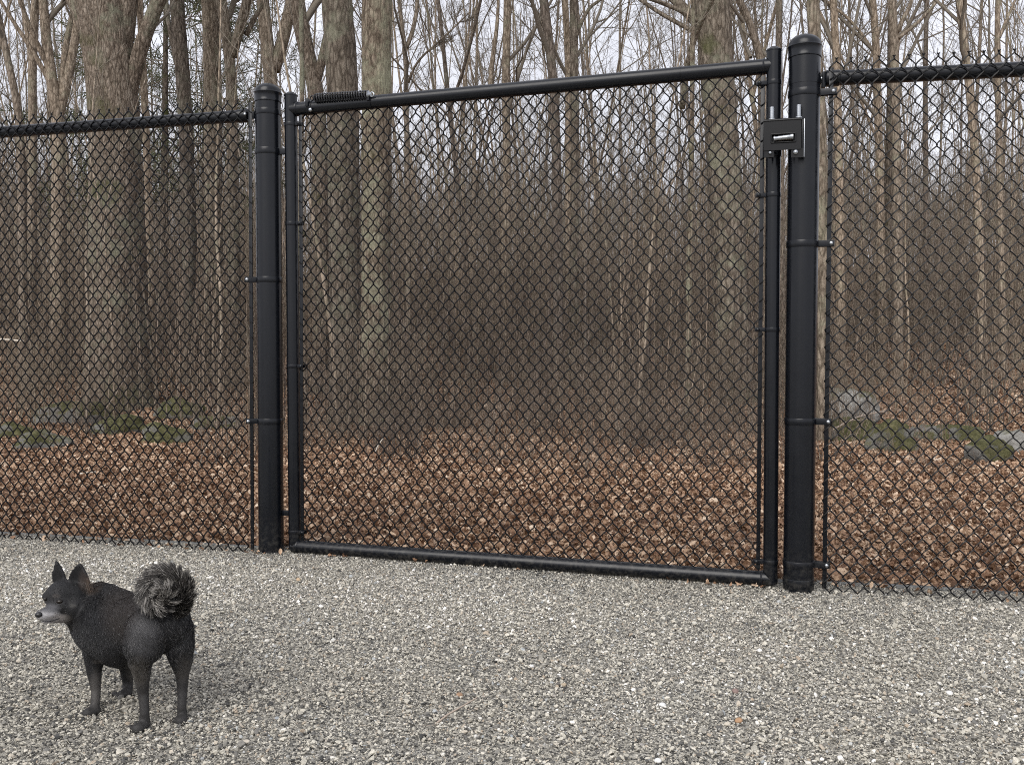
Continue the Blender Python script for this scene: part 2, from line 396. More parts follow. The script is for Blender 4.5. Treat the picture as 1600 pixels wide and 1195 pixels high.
# ---- gravel chips
def chip(rng, rnd):
    bm = bmesh.new(); bmesh.ops.create_icosphere(bm, subdivisions=1, radius=.5)
    s = Vector((rng.uniform(.8, 1.2), rng.uniform(.6, .95), rng.uniform(.35, .65)))
    for v in bm.verts:
        k = rng.uniform(1 - rnd, 1 + rnd * .6); v.co = Vector((v.co.x * s.x * k, v.co.y * s.y * k, v.co.z * s.z * k))
    me = bpy.data.meshes.new('chip'); bm.to_mesh(me); bm.free(); return me
m, n, l, b = mat('gravel_stone', (.4, .4, .4), .85, 0, .25)
at_ = N(n, 'ShaderNodeAttribute', attribute_name='tint'); at_.attribute_type = 'INSTANCER'
r = ramp(n, [(0, (.06, .061, .06)), (.12, (.16, .157, .148)), (.28, (.29, .28, .25)), (.48, (.41, .395, .345)), (.66, (.52, .50, .435)),
             (.8, (.64, .615, .54)), (.87, (.38, .32, .25)), (.885, (.44, .37, .29)), (.91, (.32, .35, .37)), (.95, (.74, .72, .66)), (1, (.88, .87, .84))])
l.new(at_.outputs['Fac'], r.inputs[0])
tc = N(n, 'ShaderNodeTexCoord'); nz = N(n, 'ShaderNodeTexNoise', Scale=7.0, Detail=4.0); l.new(tc.outputs['Object'], nz.inputs['Vector'])
r2 = ramp(n, [(.3, (.75, .75, .75)), (.7, (1.15, 1.15, 1.15))]); l.new(nz.outputs[0], r2.inputs[0])
l.new(mixc(n, l, 1.0, mixc(n, l, 1.0, r.outputs[0], r2.outputs[0], 'MULTIPLY'), (1.02, 1.0, .975), 'MULTIPLY'), b.inputs['Base Color'])
M_STONE = m
crng = random.Random(5)
chips = [chip(crng, .3) for _ in range(9)]
for c in chips: c.materials.append(M_STONE)
def gravel():
    g = np.random.default_rng(21)
    k = 640000
    Y = 1.35 + (4.6 - 1.35) * g.random(k)
    X = (g.random(k) * 2 - 1) * (.58 * 4.6 + .45)
    keep = (np.abs(X) < .56 * Y + .35) & (Y < fence_y(X) + .075 + .03 * vnoise(X * 6, X * 0, 32))
    X, Y = X[keep], Y[keep]; k = len(X)
    d = np.exp(g.normal(math.log(.0048), .46, k)); d = np.clip(d, .003, .018)
    # slightly ridged, raked look: chips ride low swells
    Z = gravel_z(X, Y) + d * .12 + .0025 * g.random(k)
    tint = np.clip(g.random(k) * .97 + .20 * vnoise(X * 1.3, Y * 1.9, 14) + .07 * vnoise(X * 4, Y * 13, 15), 0, 1)
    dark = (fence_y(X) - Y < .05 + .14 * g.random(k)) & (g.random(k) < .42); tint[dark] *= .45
    rot = np.stack([g.normal(0, .45, k), g.normal(0, .45, k), g.random(k) * 6.28], -1)
    scl = d[:, None] * (1 + g.normal(0, .12, (k, 3)))
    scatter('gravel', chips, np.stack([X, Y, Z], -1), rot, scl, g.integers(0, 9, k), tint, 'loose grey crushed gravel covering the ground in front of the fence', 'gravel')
gravel()

# ---- larger pebbles one can point at
def pebble(px, py, w, hk, col, label, seed):
    p = on_z(px, py, .004); s = w / FPX * p[1]
    bm = bmesh.new(); bmesh.ops.create_icosphere(bm, subdivisions=3, radius=.5)
    for v in bm.verts:
        k = 1 + .16 * mnoise.noise(v.co * 2.3 + Vector((seed * 3.1, 0, 0)))
        v.co = Vector((v.co.x * s * k, v.co.y * s * .85 * k, v.co.z * s * hk * k))
    me = bpy.data.meshes.new('pebble'); bm.to_mesh(me); bm.free()
    for q in me.polygons: q.use_smooth = True
    mm, n, l, b = mat('pebble_stone', col, .75, 0, .3)
    nz = N(n, 'ShaderNodeTexNoise', Scale=90.0, Detail=4.0); tc = N(n, 'ShaderNodeTexCoord'); l.new(tc.outputs['Object'], nz.inputs['Vector'])
    r = ramp(n, [(.3, tuple(c * .75 for c in col)), (.7, tuple(min(1, c * 1.12) for c in col))]); l.new(nz.outputs[0], r.inputs[0]); l.new(r.outputs[0], b.inputs['Base Color'])
    me.materials.append(mm)
    o = obj('pebble', me); o.location = (p[0], p[1], float(gravel_z(p[0], p[1])) + s * hk * .30); o.rotation_euler = (.1, .1, seed)
    tag(o, label, 'pebble', 'larger pebbles lying in the gravel')
pebble(937, 1002, 12, .75, (.55, .52, .42), 'round cream pebble in the gravel below the middle of the gate', 1)
pebble(1035, 1102, 13, .6, (.75, .75, .73), 'bright white oval pebble in open gravel right of centre', 2)
pebble(830, 1040, 10, .6, (.72, .71, .69), 'small white pebble left of the round cream one', 3)
pebble(1154, 1126, 14, .6, (.42, .26, .15), 'orange brown pebble near the bottom right of the gravel', 4)
pebble(1149, 1081, 12, .7, (.24, .17, .15), 'dark reddish pebble just above the orange brown one', 5)
pebble(1028, 1189, 12, .6, (.74, .74, .72), 'white pebble at the lower edge below the bright oval one', 6)
pebble(1085, 972, 9, .6, (.66, .64, .56), 'pale cream pebble closest to the right end of the gate', 7)
pebble(718, 1086, 13, .6, (.34, .22, .14), 'tan brown pebble in the gravel left of the white ones', 8)
pebble(873, 1067, 9, .6, (.13, .12, .11), 'dark pebble touching a tan one in mid gravel', 9)
pebble(881, 1069, 9, .7, (.45, .37, .27), 'tan pebble touching a dark one in mid gravel', 10)
pebble(1484, 1083, 12, .55, (.72, .71, .68), 'white pebble far out on the right hand gravel', 11)
pebble(466, 905, 8, .8, (.48, .36, .24), 'buff pebble on the gravel under the hinge end of the gate', 12)
pebble(385, 1158, 12, .5, (.55, .50, .42), 'flat buff pebble in the gravel right of the dog', 13)

# ---- fallen leaves
def leafmesh(rng, kind):
    nu, nv = 7, 3
    V = []; curl = rng.uniform(.3, 1.3); fold = rng.uniform(-.5, .9); tw = rng.uniform(-.6, .6)
    for i in range(nu):
        t = i / (nu - 1)
        if kind == 0: w = .30 * math.sin(math.pi * min(1, t * .96 + .03)) ** .8
        else: w = (.36 * math.sin(math.pi * (t * .94 + .03)) ** .7) * (1.15 if i % 2 else .55)
        for j in (-1, 0, 1):
            a = (t - .5) * curl * 1.6
            x = math.sin(a) / (curl * 1.6) if abs(curl) > .05 else t - .5
            z = (1 - math.cos(a)) / (curl * 1.6) * 1.3 + abs(j) * w * fold
            y = j * w * (1 - .35 * abs(fold)); ta = tw * (t - .5)
            V.append((x, y * math.cos(ta) - z * math.sin(ta) * .5, z * math.cos(ta) + y * math.sin(ta)))
    V += [(-.72, .01, .02), (-.5, -.012, 0), (-.5, .012, 0)]
    F = []
    for i in range(nu - 1):
        for j in range(2):
            a = i * 3 + j; F.append((a, a + 1, a + 4, a + 3))
    me = bpy.data.meshes.new('leaf'); me.from_pydata(V, [], F + [(21, 22, 23)])
    return me
m, n, l, b = mat('fallen_leaf', (.3, .2, .13), .7, 0, .25)
at_ = N(n, 'ShaderNodeAttribute', attribute_name='tint'); at_.attribute_type = 'INSTANCER'
r = ramp(n, [(0, (.07, .043, .030)), (.2, (.17, .10, .066)), (.42, (.29, .185, .125)), (.6, (.40, .28, .20)), (.76, (.51, .385, .29)), (.9, (.62, .50, .40)), (1, (.76, .67, .57))])
l.new(at_.outputs['Fac'], r.inputs[0])
tc = N(n, 'ShaderNodeTexCoord'); nz = N(n, 'ShaderNodeTexNoise', Scale=5.0, Detail=4.0); l.new(tc.outputs['Object'], nz.inputs['Vector'])
r2 = ramp(n, [(.3, (.72, .68, .64)), (.7, (1.15, 1.12, 1.1))]); l.new(nz.outputs[0], r2.inputs[0])
l.new(mixc(n, l, 1.0, mixc(n, l, 1.0, r.outputs[0], r2.outputs[0], 'MULTIPLY'), (1.0, .97, .90), 'MULTIPLY'), b.inputs['Base Color'])
M_LEAF = m
lr = random.Random(9); leaves = [leafmesh(lr, i % 2) for i in range(10)]
for c in leaves: c.materials.append(M_LEAF)
def leaf_litter():
    g = np.random.default_rng(5)
    P = []
    for (y0, y1, dens, size) in ((3.1, 6.5, 3600, .027), (6.5, 11, 1500, .033), (11, 20, 300, .052), (20, 36, 45, .10)):
        area = (y1 - y0) * 2 * (.56 * y1 + .8); k = int(area * dens)
        Y = y0 + (y1 - y0) * g.random(k); X = (g.random(k) * 2 - 1) * (.56 * y1 + .8)
        keep = (np.abs(X) < .56 * Y + .8) & (Y > fence_y(X) + .08 - .012 * g.random(k) ** 2)
        X, Y = X[keep], Y[keep]
        P.append(np.stack([X, Y, ground_z(X, Y) + g.random(len(X)) * .022 - .004, size * np.exp(g.normal(0, .28, len(X)))], -1))
    # a few blown onto the gravel just inside the fence
    k = 170; X = g.uniform(-2.3, 2, k); Y = fence_y(X) - g.random(k) ** 2 * .12 + .04
    P.append(np.stack([X, Y, np.full(k, .01), g.uniform(.014, .030, k)], -1))
    P = np.concatenate(P); k = len(P)
    rot = np.stack([g.normal(0, .55, k), g.normal(0, .55, k), g.random(k) * 6.28], -1)
    flip = g.random(k) < .4; rot[flip, 0] += math.pi
    tint = np.clip(g.beta(1.35, 1.5, k) + .10 * vnoise(P[:, 0] * 1.5, P[:, 1] * 1.5, 41), 0, 1)
    scatter('fallen_leaves', leaves, P[:, :3], rot, np.repeat(P[:, 3:], 3, 1) * (1 + g.normal(0, .12, (k, 3))), g.integers(0, 10, k), tint,
            'curled brown fallen leaves covering the forest floor behind the fence', 'leaves')
leaf_litter()
# ================================================================== TREES
def children(g, P, Rr, k, t0, t1, ang, lf, rf, npts, up=.15, wob=.18, rmin=.003, lmin=.12):
    """k children on each of the m parent limbs"""
    m, n, _ = P.shape
    t = t0 + (t1 - t0) * (np.arange(k)[None] + g.random((m, k))) / k
    f = t * (n - 1); i = np.clip(f.astype(int), 0, n - 2); w = (f - i)[..., None]
    mi = np.arange(m)[:, None]
    pos = P[mi, i] * (1 - w) + P[mi, i + 1] * w; tan = nrm(P[mi, i + 1] - P[mi, i])
    rad = Rr[mi, i] * (1 - w[..., 0]) + Rr[mi, i + 1] * w[..., 0]
    plen = np.linalg.norm(np.diff(P, axis=1), axis=2).sum(1)[:, None]
    rnd = g.normal(size=(m, k, 3)); perp = nrm(rnd - tan * (rnd * tan).sum(-1, keepdims=True))
    a = ang * (1 + g.normal(0, .22, (m, k, 1)))
    d = nrm(tan * np.cos(a) + perp * np.sin(a) + np.array([0, 0, up * .5]))
    L = np.maximum(plen * lf * (1.15 - .65 * t) * g.uniform(.6, 1.25, (m, k)), lmin)
    r0 = np.maximum(np.minimum(rad * rf, rad * .8), rmin)
    pts = [pos]; step = (L / (npts - 1))[..., None]
    for s in range(npts - 1):
        pts.append(pts[-1] + d * step); d = nrm(d + g.normal(0, wob, d.shape) + np.array([0, 0, up * .35]))
    Q = np.stack(pts, 2).reshape(m * k, npts, 3)
    rr = r0[..., None] * np.linspace(1, .38, npts)[None, None]
    return Q, np.maximum(rr.reshape(m * k, npts), rmin * .55)

def trunk_mesh(name, paths, m, sides=14, rough=0.0, seed=0, flare=True):
    """paths: list of (pts, r0, r1)"""
    mb = MB(); rs = np.random.default_rng(seed)
    for (pts, r0, r1) in paths:
        n = max(10, int(len(pts)))
        L = np.linspace(0, 1, n); rr = r0 + (r1 - r0) * L ** .85
        base = mb.n
        P = np.asarray(pts)
        if flare:
            hgt = P[:, 2] - P[0, 2]; rr = rr * (1 + .55 * np.exp(-np.clip(hgt, 0, 9) / (r0 * 1.6)))
        rr = rr * (1 + .05 * rs.normal(size=n))
        tubes(mb, P[None], rr[None], sides, True)
        if rough > 0:
            v = mb.v[-1].reshape(n, sides, 3).astype(float); c = P[:, None, :]
            th = np.arange(sides) * 2 * math.pi / sides
            z = P[:, 2][:, None]
            k = 1 + rough * (np.sin(th[None] * 5 + 2.2 * np.sin(z * 1.1 + seed)) * .5 + .8 * np.sin(th[None] * 3 + z * .6 + seed) + .9 * rs.normal(size=(n, sides)) * .5)
            mb.v[-1] = (c + (v - c) * k[..., None]).reshape(-1, 3).astype(np.float32)
    return mb.mesh(name, m)
def crown_mesh(name, g, parents, spec, m, needles=None):
    """spec: list of dicts for children(); parents: list of (P,R) (each (n,3),(n,))"""
    mb = MB(); n = 12
    P = np.stack([resample(p, n) for p, r in parents]); Rr = np.stack([np.interp(np.linspace(0, 1, n), np.linspace(0, 1, len(r)), r) for p, r in parents])
    for li, s in enumerate(spec):
        sides = s.pop('sides', 3)
        P, Rr = children(g, P, Rr, **s); s['sides'] = sides
        tubes(mb, P, Rr, sides)
    return mb.mesh(name, m), (P, Rr)
def spec_for(k1, k2, k3, k4, t0, low=.28, tw=.0036):
    return [dict(k=k1, t0=t0, t1=.99, ang=.75, lf=low, rf=.5, npts=7, up=.28, wob=.13, rmin=.012, sides=5),
            dict(k=k2, t0=.15, t1=.98, ang=.7, lf=.5, rf=.55, npts=5, up=.2, wob=.16, rmin=.008, sides=4),
            dict(k=k3, t0=.1, t1=.98, ang=.65, lf=.55, rf=.6, npts=4, up=.15, wob=.2, rmin=tw, sides=3),
            dict(k=k4, t0=.1, t1=1.0, ang=.6, lf=.6, rf=.6, npts=3, up=.1, wob=.2, rmin=tw * .8, sides=3)]

# ---- background trees: a few kinds, then copies
def make_kind(seed, H, r0, fork, stems=1, t0=.35, cfg=(10, 5, 5, 4), m=None, lean=.03):
    g = np.random.default_rng(seed); paths = []; parents = []
    for s in range(stems):
        n = 22; d = np.array([g.normal(0, lean + .10 * (stems > 1)), g.normal(0, lean + .08 * (stems > 1)), 1.]); p = np.array([g.normal(0, .12), g.normal(0, .12), -.15]) if stems > 1 else np.array([0, 0, -.15])
        pts = [p]
        for i in range(n - 1):
            d = d + np.array([g.normal(0, .028), g.normal(0, .028), 0]); d[:2] *= .96; pts.append(pts[-1] + d / np.linalg.norm(d) * H / (n - 1))
        pts = np.array(pts); rr0 = r0 * g.uniform(.75, 1); rr = np.linspace(rr0, .018, n)
        paths.append((pts, rr0, .018)); parents.append((pts, rr))
        if fork and g.random() < .95:
            i = int(n * g.uniform(.18, .42)); d2 = nrm(pts[i + 1] - pts[i]) + np.array([*g.normal(0, .35, 2), 0]); q = [pts[i]]
            L = H * (1 - i / n) * .9
            for k in range(13):
                d2 = nrm(d2 + np.array([*g.normal(0, .04, 2), .07])); q.append(q[-1] + d2 * L / 13)
            q = np.array(q); ri = rr[i] * .8; paths.append((q, ri, .015)); parents.append((q, np.linspace(ri, .015, 14)))
    M = m or M_SLIM
    tm = MB()
    for pts, a, b_ in paths:
        n = len(pts); rr = a + (b_ - a) * np.linspace(0, 1, n) ** .9
        hg = pts[:, 2] - pts[0, 2]
        if abs(pts[0, 2]) < .3: rr = rr * (1 + .5 * np.exp(-hg / .35))
        tubes(tm, pts[None], rr[None], 7)
    trunk = tm.mesh('trunk', M)
    k1, k2, k3, k4 = cfg; k1 = max(4, k1 // len(parents))
    cm, _ = crown_mesh('crown', g, parents, spec_for(k1, k2, k3, k4, t0), M_TWIG)
    # dead lower twigs
    return trunk, cm
def join_mesh(name, a, b_):
    bm = bmesh.new(); bm.from_mesh(a); na = len(bm.faces); bm.from_mesh(b_)
    bm.faces.ensure_lookup_table()
    me = bpy.data.meshes.new(name); 
    for i in range(na, len(bm.faces)): bm.faces[i].material_index = 1
    bm.to_mesh(me); bm.free(); me.materials.append(a.materials[0]); me.materials.append(b_.materials[0]); return me
KINDS_T = [make_kind(101, 14, .052, False), make_kind(102, 15, .06, True), make_kind(103, 13, .04, True, 1, .25),
           make_kind(104, 16, .068, True, 1, .3), make_kind(105, 12, .04, False, 3, .3, (12, 4, 4, 3)),
           make_kind(106, 17, .075, False, 1, .4), make_kind(107, 11, .038, True, 2, .2, (10, 4, 4, 3)),
           make_kind(108, 14, .046, True, 1, .3, (10, 5, 4, 3), None, .09)]
JOINED = [join_mesh('slender_tree', a, b_) for a, b_ in KINDS_T]

HEROES = []
def hero(name_, label, Y, pts, w0, w1, m, limbs=(), H=None, rough=0.0, sides=16, cfg=(8, 5, 4, 3), t0=.45, low=.25, grp=None, base_x=None, crownlow=True):
    """pts: picture points from foot to the top of the picture; w0, w1 trunk widths in pixels there"""
    g = np.random.default_rng(int(pts[0][0]) * 7 + int(Y * 10))
    bx = at(pts[0][0], 600, Y)[0]; bz = float(ground_z(bx, Y))
    dY = g.normal(0, .012)
    W = [np.array([bx, Y, bz - .12])] + [at(p[0], p[1], Y) + np.array([0, dY * (i + 1), 0]) for i, p in enumerate(pts[1:])]
    W = np.array(W); top = W[-1]; d = nrm(W[-1] - W[-2]); d = nrm(d * .6 + np.array([0, 0, .5])); 
    Ht = H or max(11., top[2] + 6)
    ext = [top]; st = (Ht - top[2]) / 8
    for i in range(8):
        d = nrm(d + np.array([*g.normal(0, .05, 2), .06])); ext.append(ext[-1] + d * st)
    vis = resample(W, 26); full = np.concatenate([vis, np.array(ext[1:])])
    r0 = w0 / FPX * Y / 2; r1 = w1 / FPX * Y / 2
    nf = len(full); rr = np.concatenate([np.linspace(r0, r1, len(vis)), np.linspace(r1, .02, 9)[1:]])
    loc = full[0] + np.array([0, 0, .12]); off = loc
    root = thing(name_, label, 'tree', loc, grp)
    mb = MB(); parents = [(full - off, rr)]
    def addtube(P, q, s, fl):
        if fl: q = q * (1 + .45 * np.exp(-np.clip(P[:, 2] - P[0, 2], 0, 20) / max(.12, r0 * 1.5)))
        # finer rings so that bark relief has something to sit on
        K = 3 if rough > 0 else 1
        if K > 1:
            P2 = resample(P, len(P) * K); q = np.interp(np.linspace(0, 1, len(P2)), np.linspace(0, 1, len(q)), q); P = P2
        tubes(mb, P[None], q[None], s, True)
        if rough > 0:
            n_ = len(P); v = mb.v[-1].reshape(n_, s, 3).astype(float); c = P[:, None, :]
            th = np.arange(s)[None] * 2 * math.pi / s; z = P[:, 2][:, None]
            k = 1 + rough * (.6 * np.sin(th * 4 + 1.8 * np.sin(z * .9 + loc[0])) + .5 * np.sin(th * 9 + 2.5 * np.sin(z * 1.7)) + .55 * g.normal(size=(n_, s)))
            mb.v[-1] = (c + (v - c) * k[..., None]).reshape(-1, 3).astype(np.float32)
    addtube(full - off, rr, sides, True)
    for (lp, lw0, lw1, dy) in limbs:
        L = np.array([at(p[0], p[1], Y + dY * 2) + np.array([0, dy * i / max(1, len(lp) - 1), 0]) for i, p in enumerate(lp)])
        d = nrm(L[-1] - L[-2]); e = [L[-1]]
        if lp[-1][1] <= 6:
            for i in range(7):
                d = nrm(d + np.array([*g.normal(0, .06, 2), .1])); e.append(e[-1] + d * .7)
        vv = resample(L, 12); q = np.concatenate([vv, np.array(e[1:]).reshape(-1, 3)]) - off
        a0 = lw0 / FPX * Y / 2; a1 = lw1 / FPX * Y / 2
        rq = np.concatenate([np.linspace(a0, a1, 12), np.linspace(a1, .012, len(e))[1:]])
        addtube(q, rq, max(8, sides // 2), False); parents.append((q, rq))
    obj('trunk', mb.mesh('trunk', m), root)
    k1 = max(3, cfg[0] // max(1, len(parents) - (len(parents) > 1)))
    sp = spec_for(k1, cfg[1], cfg[2], cfg[3], t0, low)
    cm, _ = crown_mesh('crown', g, parents, sp, M_TWIG)
    obj('crown', cm, root)
    HEROES.append((bx, Y, r0)); return root

# big trees, left to right
hero('oak_tree', 'thick rough barked oak with moss in its fork and a steep right limb', 12.0,
     [(186, 640), (186, 560), (182, 400), (180, 260), (176, 160), (168, 80), (160, 30), (152, 0)], 84, 66, M_OAK,
     limbs=[([(197, 165), (210, 115), (226, 65), (240, 30), (256, 0)], 24, 15, -.1), ([(158, 92), (140, 50), (124, 20), (112, 0)], 36, 24, .2),
            ([(178, 120), (186, 60), (189, 0)], 40, 36, .1)], rough=.045, sides=28, t0=.62)
hero('maple_tree', 'broad grey trunk standing close left of the lichen striped one behind the closer spring', 10.4,
     [(545, 690), (541, 560), (538, 400), (536, 250), (534, 120), (530, 60), (524, 0)], 50, 44, M_GREY, rough=.03, sides=22, t0=.66)
hero('maple_tree', 'dark trunk with pale green lichen stripes rising behind the closer spring', 9.8,
     [(586, 690), (587, 560), (588, 400), (588, 200), (588, 100), (588, 0)], 46, 44, M_LICH, rough=.035, sides=22, t0=.7)
hero('maple_tree', 'thick shaggy barked trunk behind the latch end of the gate', 12.5,
     [(1152, 640), (1146, 540), (1138, 400), (1130, 250), (1120, 120), (1114, 50), (1112, 0)], 52, 50, M_GREY,
     limbs=[([(1066, 170), (1066, 110), (1074, 70), (1092, 35), (1108, 0)], 9, 6, -1.2), ([(1110, 60), (1095, 30), (1080, 0)], 18, 12, .4), ([(1112, 45), (1060, 20), (1010, 5), (960, 0)], 7, 4, -.3),
            ([(1122, 70), (1080, 35), (1040, 0)], 7, 4, .5)], rough=.05, sides=24, t0=.6)
hero('maple_tree', 'olive tinted trunk seen just right of the right gate post', 8.6,
     [(1288, 640), (1287, 500), (1285, 350), (1281, 180), (1275, 80), (1270, 0)], 20, 19, M_GREY, rough=.02, sides=16, t0=.6)
# the mid trees of the left
hero('maple_tree', 'trunk right of the oak that carries a dark rotten seam', 15,
     [(300, 600), (298, 450), (292, 250), (286, 120), (279, 50), (276, 0)], 24, 20, M_GREY,
     limbs=[([(290, 165), (268, 80), (252, 20), (246, 0)], 8, 6, .4)], rough=.03)
hero('maple_tree', 'greyish upright trunk between the seamed trunk and the forked one', 16,
     [(334, 590), (334, 450), (333, 250), (332, 120), (330, 50), (328, 0)], 29, 25, M_GREY, rough=.02)
hero('maple_tree', 'forked trunk just left of the left gate post with a dark right fork', 14.5,
     [(366, 610), (366, 450), (364, 250), (362, 120), (356, 60), (346, 0)], 20, 14, M_GREY,
     limbs=[([(363, 90), (374, 55), (386, 25), (394, 0)], 15, 12, -.2), ([(384, 55), (394, 32), (404, 12), (410, 0)], 8, 5, .1)], rough=.02)
hero('maple_tree', 'brown trunk rising behind the domed cap of the left gate post', 15.5,
     [(426, 600), (426, 450), (425, 250), (424, 130), (418, 70), (410, 0)], 29, 14, M_SLIM,
     limbs=[([(428, 110), (440, 60), (450, 0)], 20, 15, .2), ([(434, 100), (452, 60), (462, 20), (468, 0)], 9, 6, -.3)], rough=.02)
hero('maple_tree', 'crooked trunk bending left above the hinge end of the gate', 13.5,
     [(500, 630), (502, 450), (500, 260), (496, 150), (486, 110), (476, 75), (470, 40), (462, 0)], 25, 23, M_OAK,
     limbs=[([(494, 130), (506, 90), (516, 50), (530, 10), (534, 0)], 14, 10, -.2), ([(470, 50), (480, 20), (486, 0)], 10, 8, .2)], rough=.03)
hero('maple_tree', 'many stemmed tree at the left end with long outward leaning poles', 17,
     [(92, 560), (92, 400), (92, 260), (92, 180), (80, 120), (72, 60), (68, 0)], 30, 13, M_SLIM,
     limbs=[([(90, 190), (104, 120), (112, 60), (116, 0)], 16, 12, .2), ([(78, 110), (60, 60), (44, 0)], 9, 6, -.4), ([(96, 160), (92, 80), (98, 0)], 12, 8, .4),
            ([(84, 140), (60, 90), (30, 40), (8, 0)], 8, 5, -.3)])
hero('maple_tree', 'straight trunk with one fork second from the left edge', 18,
     [(48, 560), (49, 400), (50, 200), (48, 110), (50, 60), (52, 0)], 15, 12, M_SLIM,
     limbs=[([(49, 100), (40, 55), (32, 20), (26, 0)], 8, 6, .2)])
hero('maple_tree', 'pole leaning steeply left against the sky at the left edge', 14,
     [(38, 600), (34, 420), (32, 250), (25, 165), (14, 120), (4, 80), (-10, 20)], 15, 10, M_SLIM)
hero('maple_tree', 'slender pale trunk forked like a wishbone above the closer spring', 15,
     [(640, 600), (638, 450), (636, 250), (635, 120), (634, 72), (627, 40), (624, 0)], 11, 6, M_SLIM,
     limbs=[([(635, 75), (644, 50), (650, 20), (651, 0)], 7, 6, .1), ([(638, 130), (650, 100), (690, 70), (735, 30)], 4, 2, -.3)], t0=.3)
hero('maple_tree', 'straight slim trunk left of the gate middle with a forked left companion', 16,
     [(790, 590), (791, 450), (792, 250), (790, 120), (792, 60), (793, 0)], 14, 12, M_SLIM,
     limbs=[([(766, 140), (768, 100), (776, 40), (778, 0)], 9, 5, .3)], t0=.35)
hero('maple_tree', 'bent slim trunk leaning left over the middle of the gate', 14,
     [(872, 610), (872, 450), (870, 250), (866, 140), (860, 80), (854, 30), (850, 0)], 16, 14, M_SLIM, t0=.4)
hero('maple_tree', 'dead straight trunk over the middle of the gate', 15,
     [(898, 600), (898, 450), (899, 250), (898, 130), (897, 60), (897, 0)], 15, 13, M_GREY, limbs=[([(899, 60), (910, 30), (924, 5), (930, 0)], 7, 5, .2)], t0=.4)
hero('maple_tree', 'thin trunk hugging the left side of the straight middle one', 17,
     [(890, 590), (889, 450), (888, 250), (888, 130), (886, 60), (882, 0)], 11, 10, M_SLIM, t0=.4)
hero('maple_tree', 'pole leaning left above the latch', 15,
     [(1196, 600), (1196, 450), (1194, 250), (1190, 100), (1176, 50), (1156, 5), (1152, 0)], 13, 11, M_SLIM, t0=.4)
hero('maple_tree', 'thin upright trunk filling the gap between latch stile and right gate post', 16,
     [(1222, 600), (1222, 450), (1220, 250), (1218, 100), (1218, 50), (1219, 0)], 12, 10, M_SLIM, t0=.4)
hero('maple_tree', 'slim trunk just right of the domed right gate post cap', 15,
     [(1314, 590), (1313, 450), (1310, 250), (1306, 110), (1303, 50), (1300, 0)], 14, 11, M_SLIM, t0=.3)
hero('maple_tree', 'left trunk of the close pair above the right fence panel', 16,
     [(1378, 590), (1378, 450), (1374, 250), (1370, 110), (1368, 50), (1363, 0)], 13, 11, M_SLIM, t0=.3, limbs=[([(1370, 90), (1350, 50), (1330, 20), (1310, 0)], 5, 4, .3)])
hero('maple_tree', 'right trunk of the close pair above the right fence panel, forking to the right', 14.5,
     [(1404, 600), (1404, 450), (1402, 250), (1400, 110), (1399, 50), (1396, 0)], 15, 13, M_SLIM, t0=.3, limbs=[([(1402, 50), (1412, 30), (1424, 10), (1428, 0)], 8, 6, .1), ([(1404, 60), (1430, 40), (1455, 15), (1468, 0)], 6, 4, .1)])
hero('maple_tree', 'thin straight trunk midway along the right fence panel', 18,
     [(1447, 580), (1447, 450), (1446, 250), (1445, 110), (1446, 50), (1447, 0)], 8, 7, M_SLIM, t0=.3)
hero('maple_tree', 'gently leaning trunk that crosses the sky gap over the right fence panel', 13.5,
     [(1538, 610), (1534, 450), (1526, 250), (1514, 110), (1507, 50), (1502, 0)], 14, 11, M_SLIM, t0=.35)
hero('maple_tree', 'trunk nearest the right edge with a fork beside the fence rail', 16,
     [(1570, 590), (1566, 450), (1562, 250), (1560, 110), (1560, 50), (1562, 0)], 10, 8, M_SLIM, t0=.3, limbs=[([(1561, 60), (1572, 35), (1584, 12), (1590, 0)], 5, 4, .1)])
hero('maple_tree', 'small moss covered trunk with its foot in the leaves behind the gate', 9.2,
     [(1076, 672), (1076, 560), (1078, 400), (1082, 260), (1084, 130), (1086, 0)], 10, 7, M_LICH, t0=.4)
hero('maple_tree', 'dark stout trunk whose foot shows on the leafy rise behind the right fence', 17,
     [(1374, 585), (1374, 470), (1384, 360), (1390, 250), (1392, 120), (1392, 0)], 19, 9, M_DARK, t0=.4)
hero('maple_tree', 'trunk with pale bark flakes behind the left fence panel, near the oak', 13,
     [(236, 620), (236, 450), (232, 300), (228, 200), (224, 110), (218, 0)], 13, 10, M_SLIM, t0=.35)
hero('maple_tree', 'thin mossy trunk beside the gap between left post and gate', 9.6,
     [(462, 700), (464, 560), (466, 400), (470, 260), (472, 120), (470, 0)], 9, 7, M_LICH, t0=.4)

# evergreens behind the oak
def hemlock(px, Y, H, label):
    g = np.random.default_rng(int(px)); x = at(px, 500, Y)[0]; z = float(ground_z(x, Y))
    root = thing('hemlock_tree', label, 'tree', (x, Y, z), 'evergreens behind the oak')
    pts = np.stack([np.linspace(0, .3, 16), np.zeros(16), np.linspace(-.1, H, 16)], -1); rr = np.linspace(.14, .02, 16)
    mb = MB(); tubes(mb, pts[None], rr[None], 8); obj('trunk', mb.mesh('trunk', M_DARK), root)
    mb = MB(); P, q = children(g, pts[None], rr[None], 46, .28, .98, 1.35, .30, .3, 6, .0, .08, .008)
    tubes(mb, P, q, 3); P2, q2 = children(g, P, q, 8, .15, 1, .8, .42, .5, 4, -.05, .14, .004); tubes(mb, P2, q2, 3)
    P3, q3 = children(g, P2, q2, 14, .05, 1, .8, .38, .9, 2, 0, .1, .006, .10); tubes(mb, P3, np.full_like(q3, .010), 3, mi=1)
    obj('crown', mb.mesh('crown', [M_TWIG, M_NEEDLE]), root)
hemlock(255, 27, 14, 'sparse evergreen showing green needles right behind the oak')
hemlock(318, 31, 15, 'fainter evergreen behind the seamed and grey trunks')

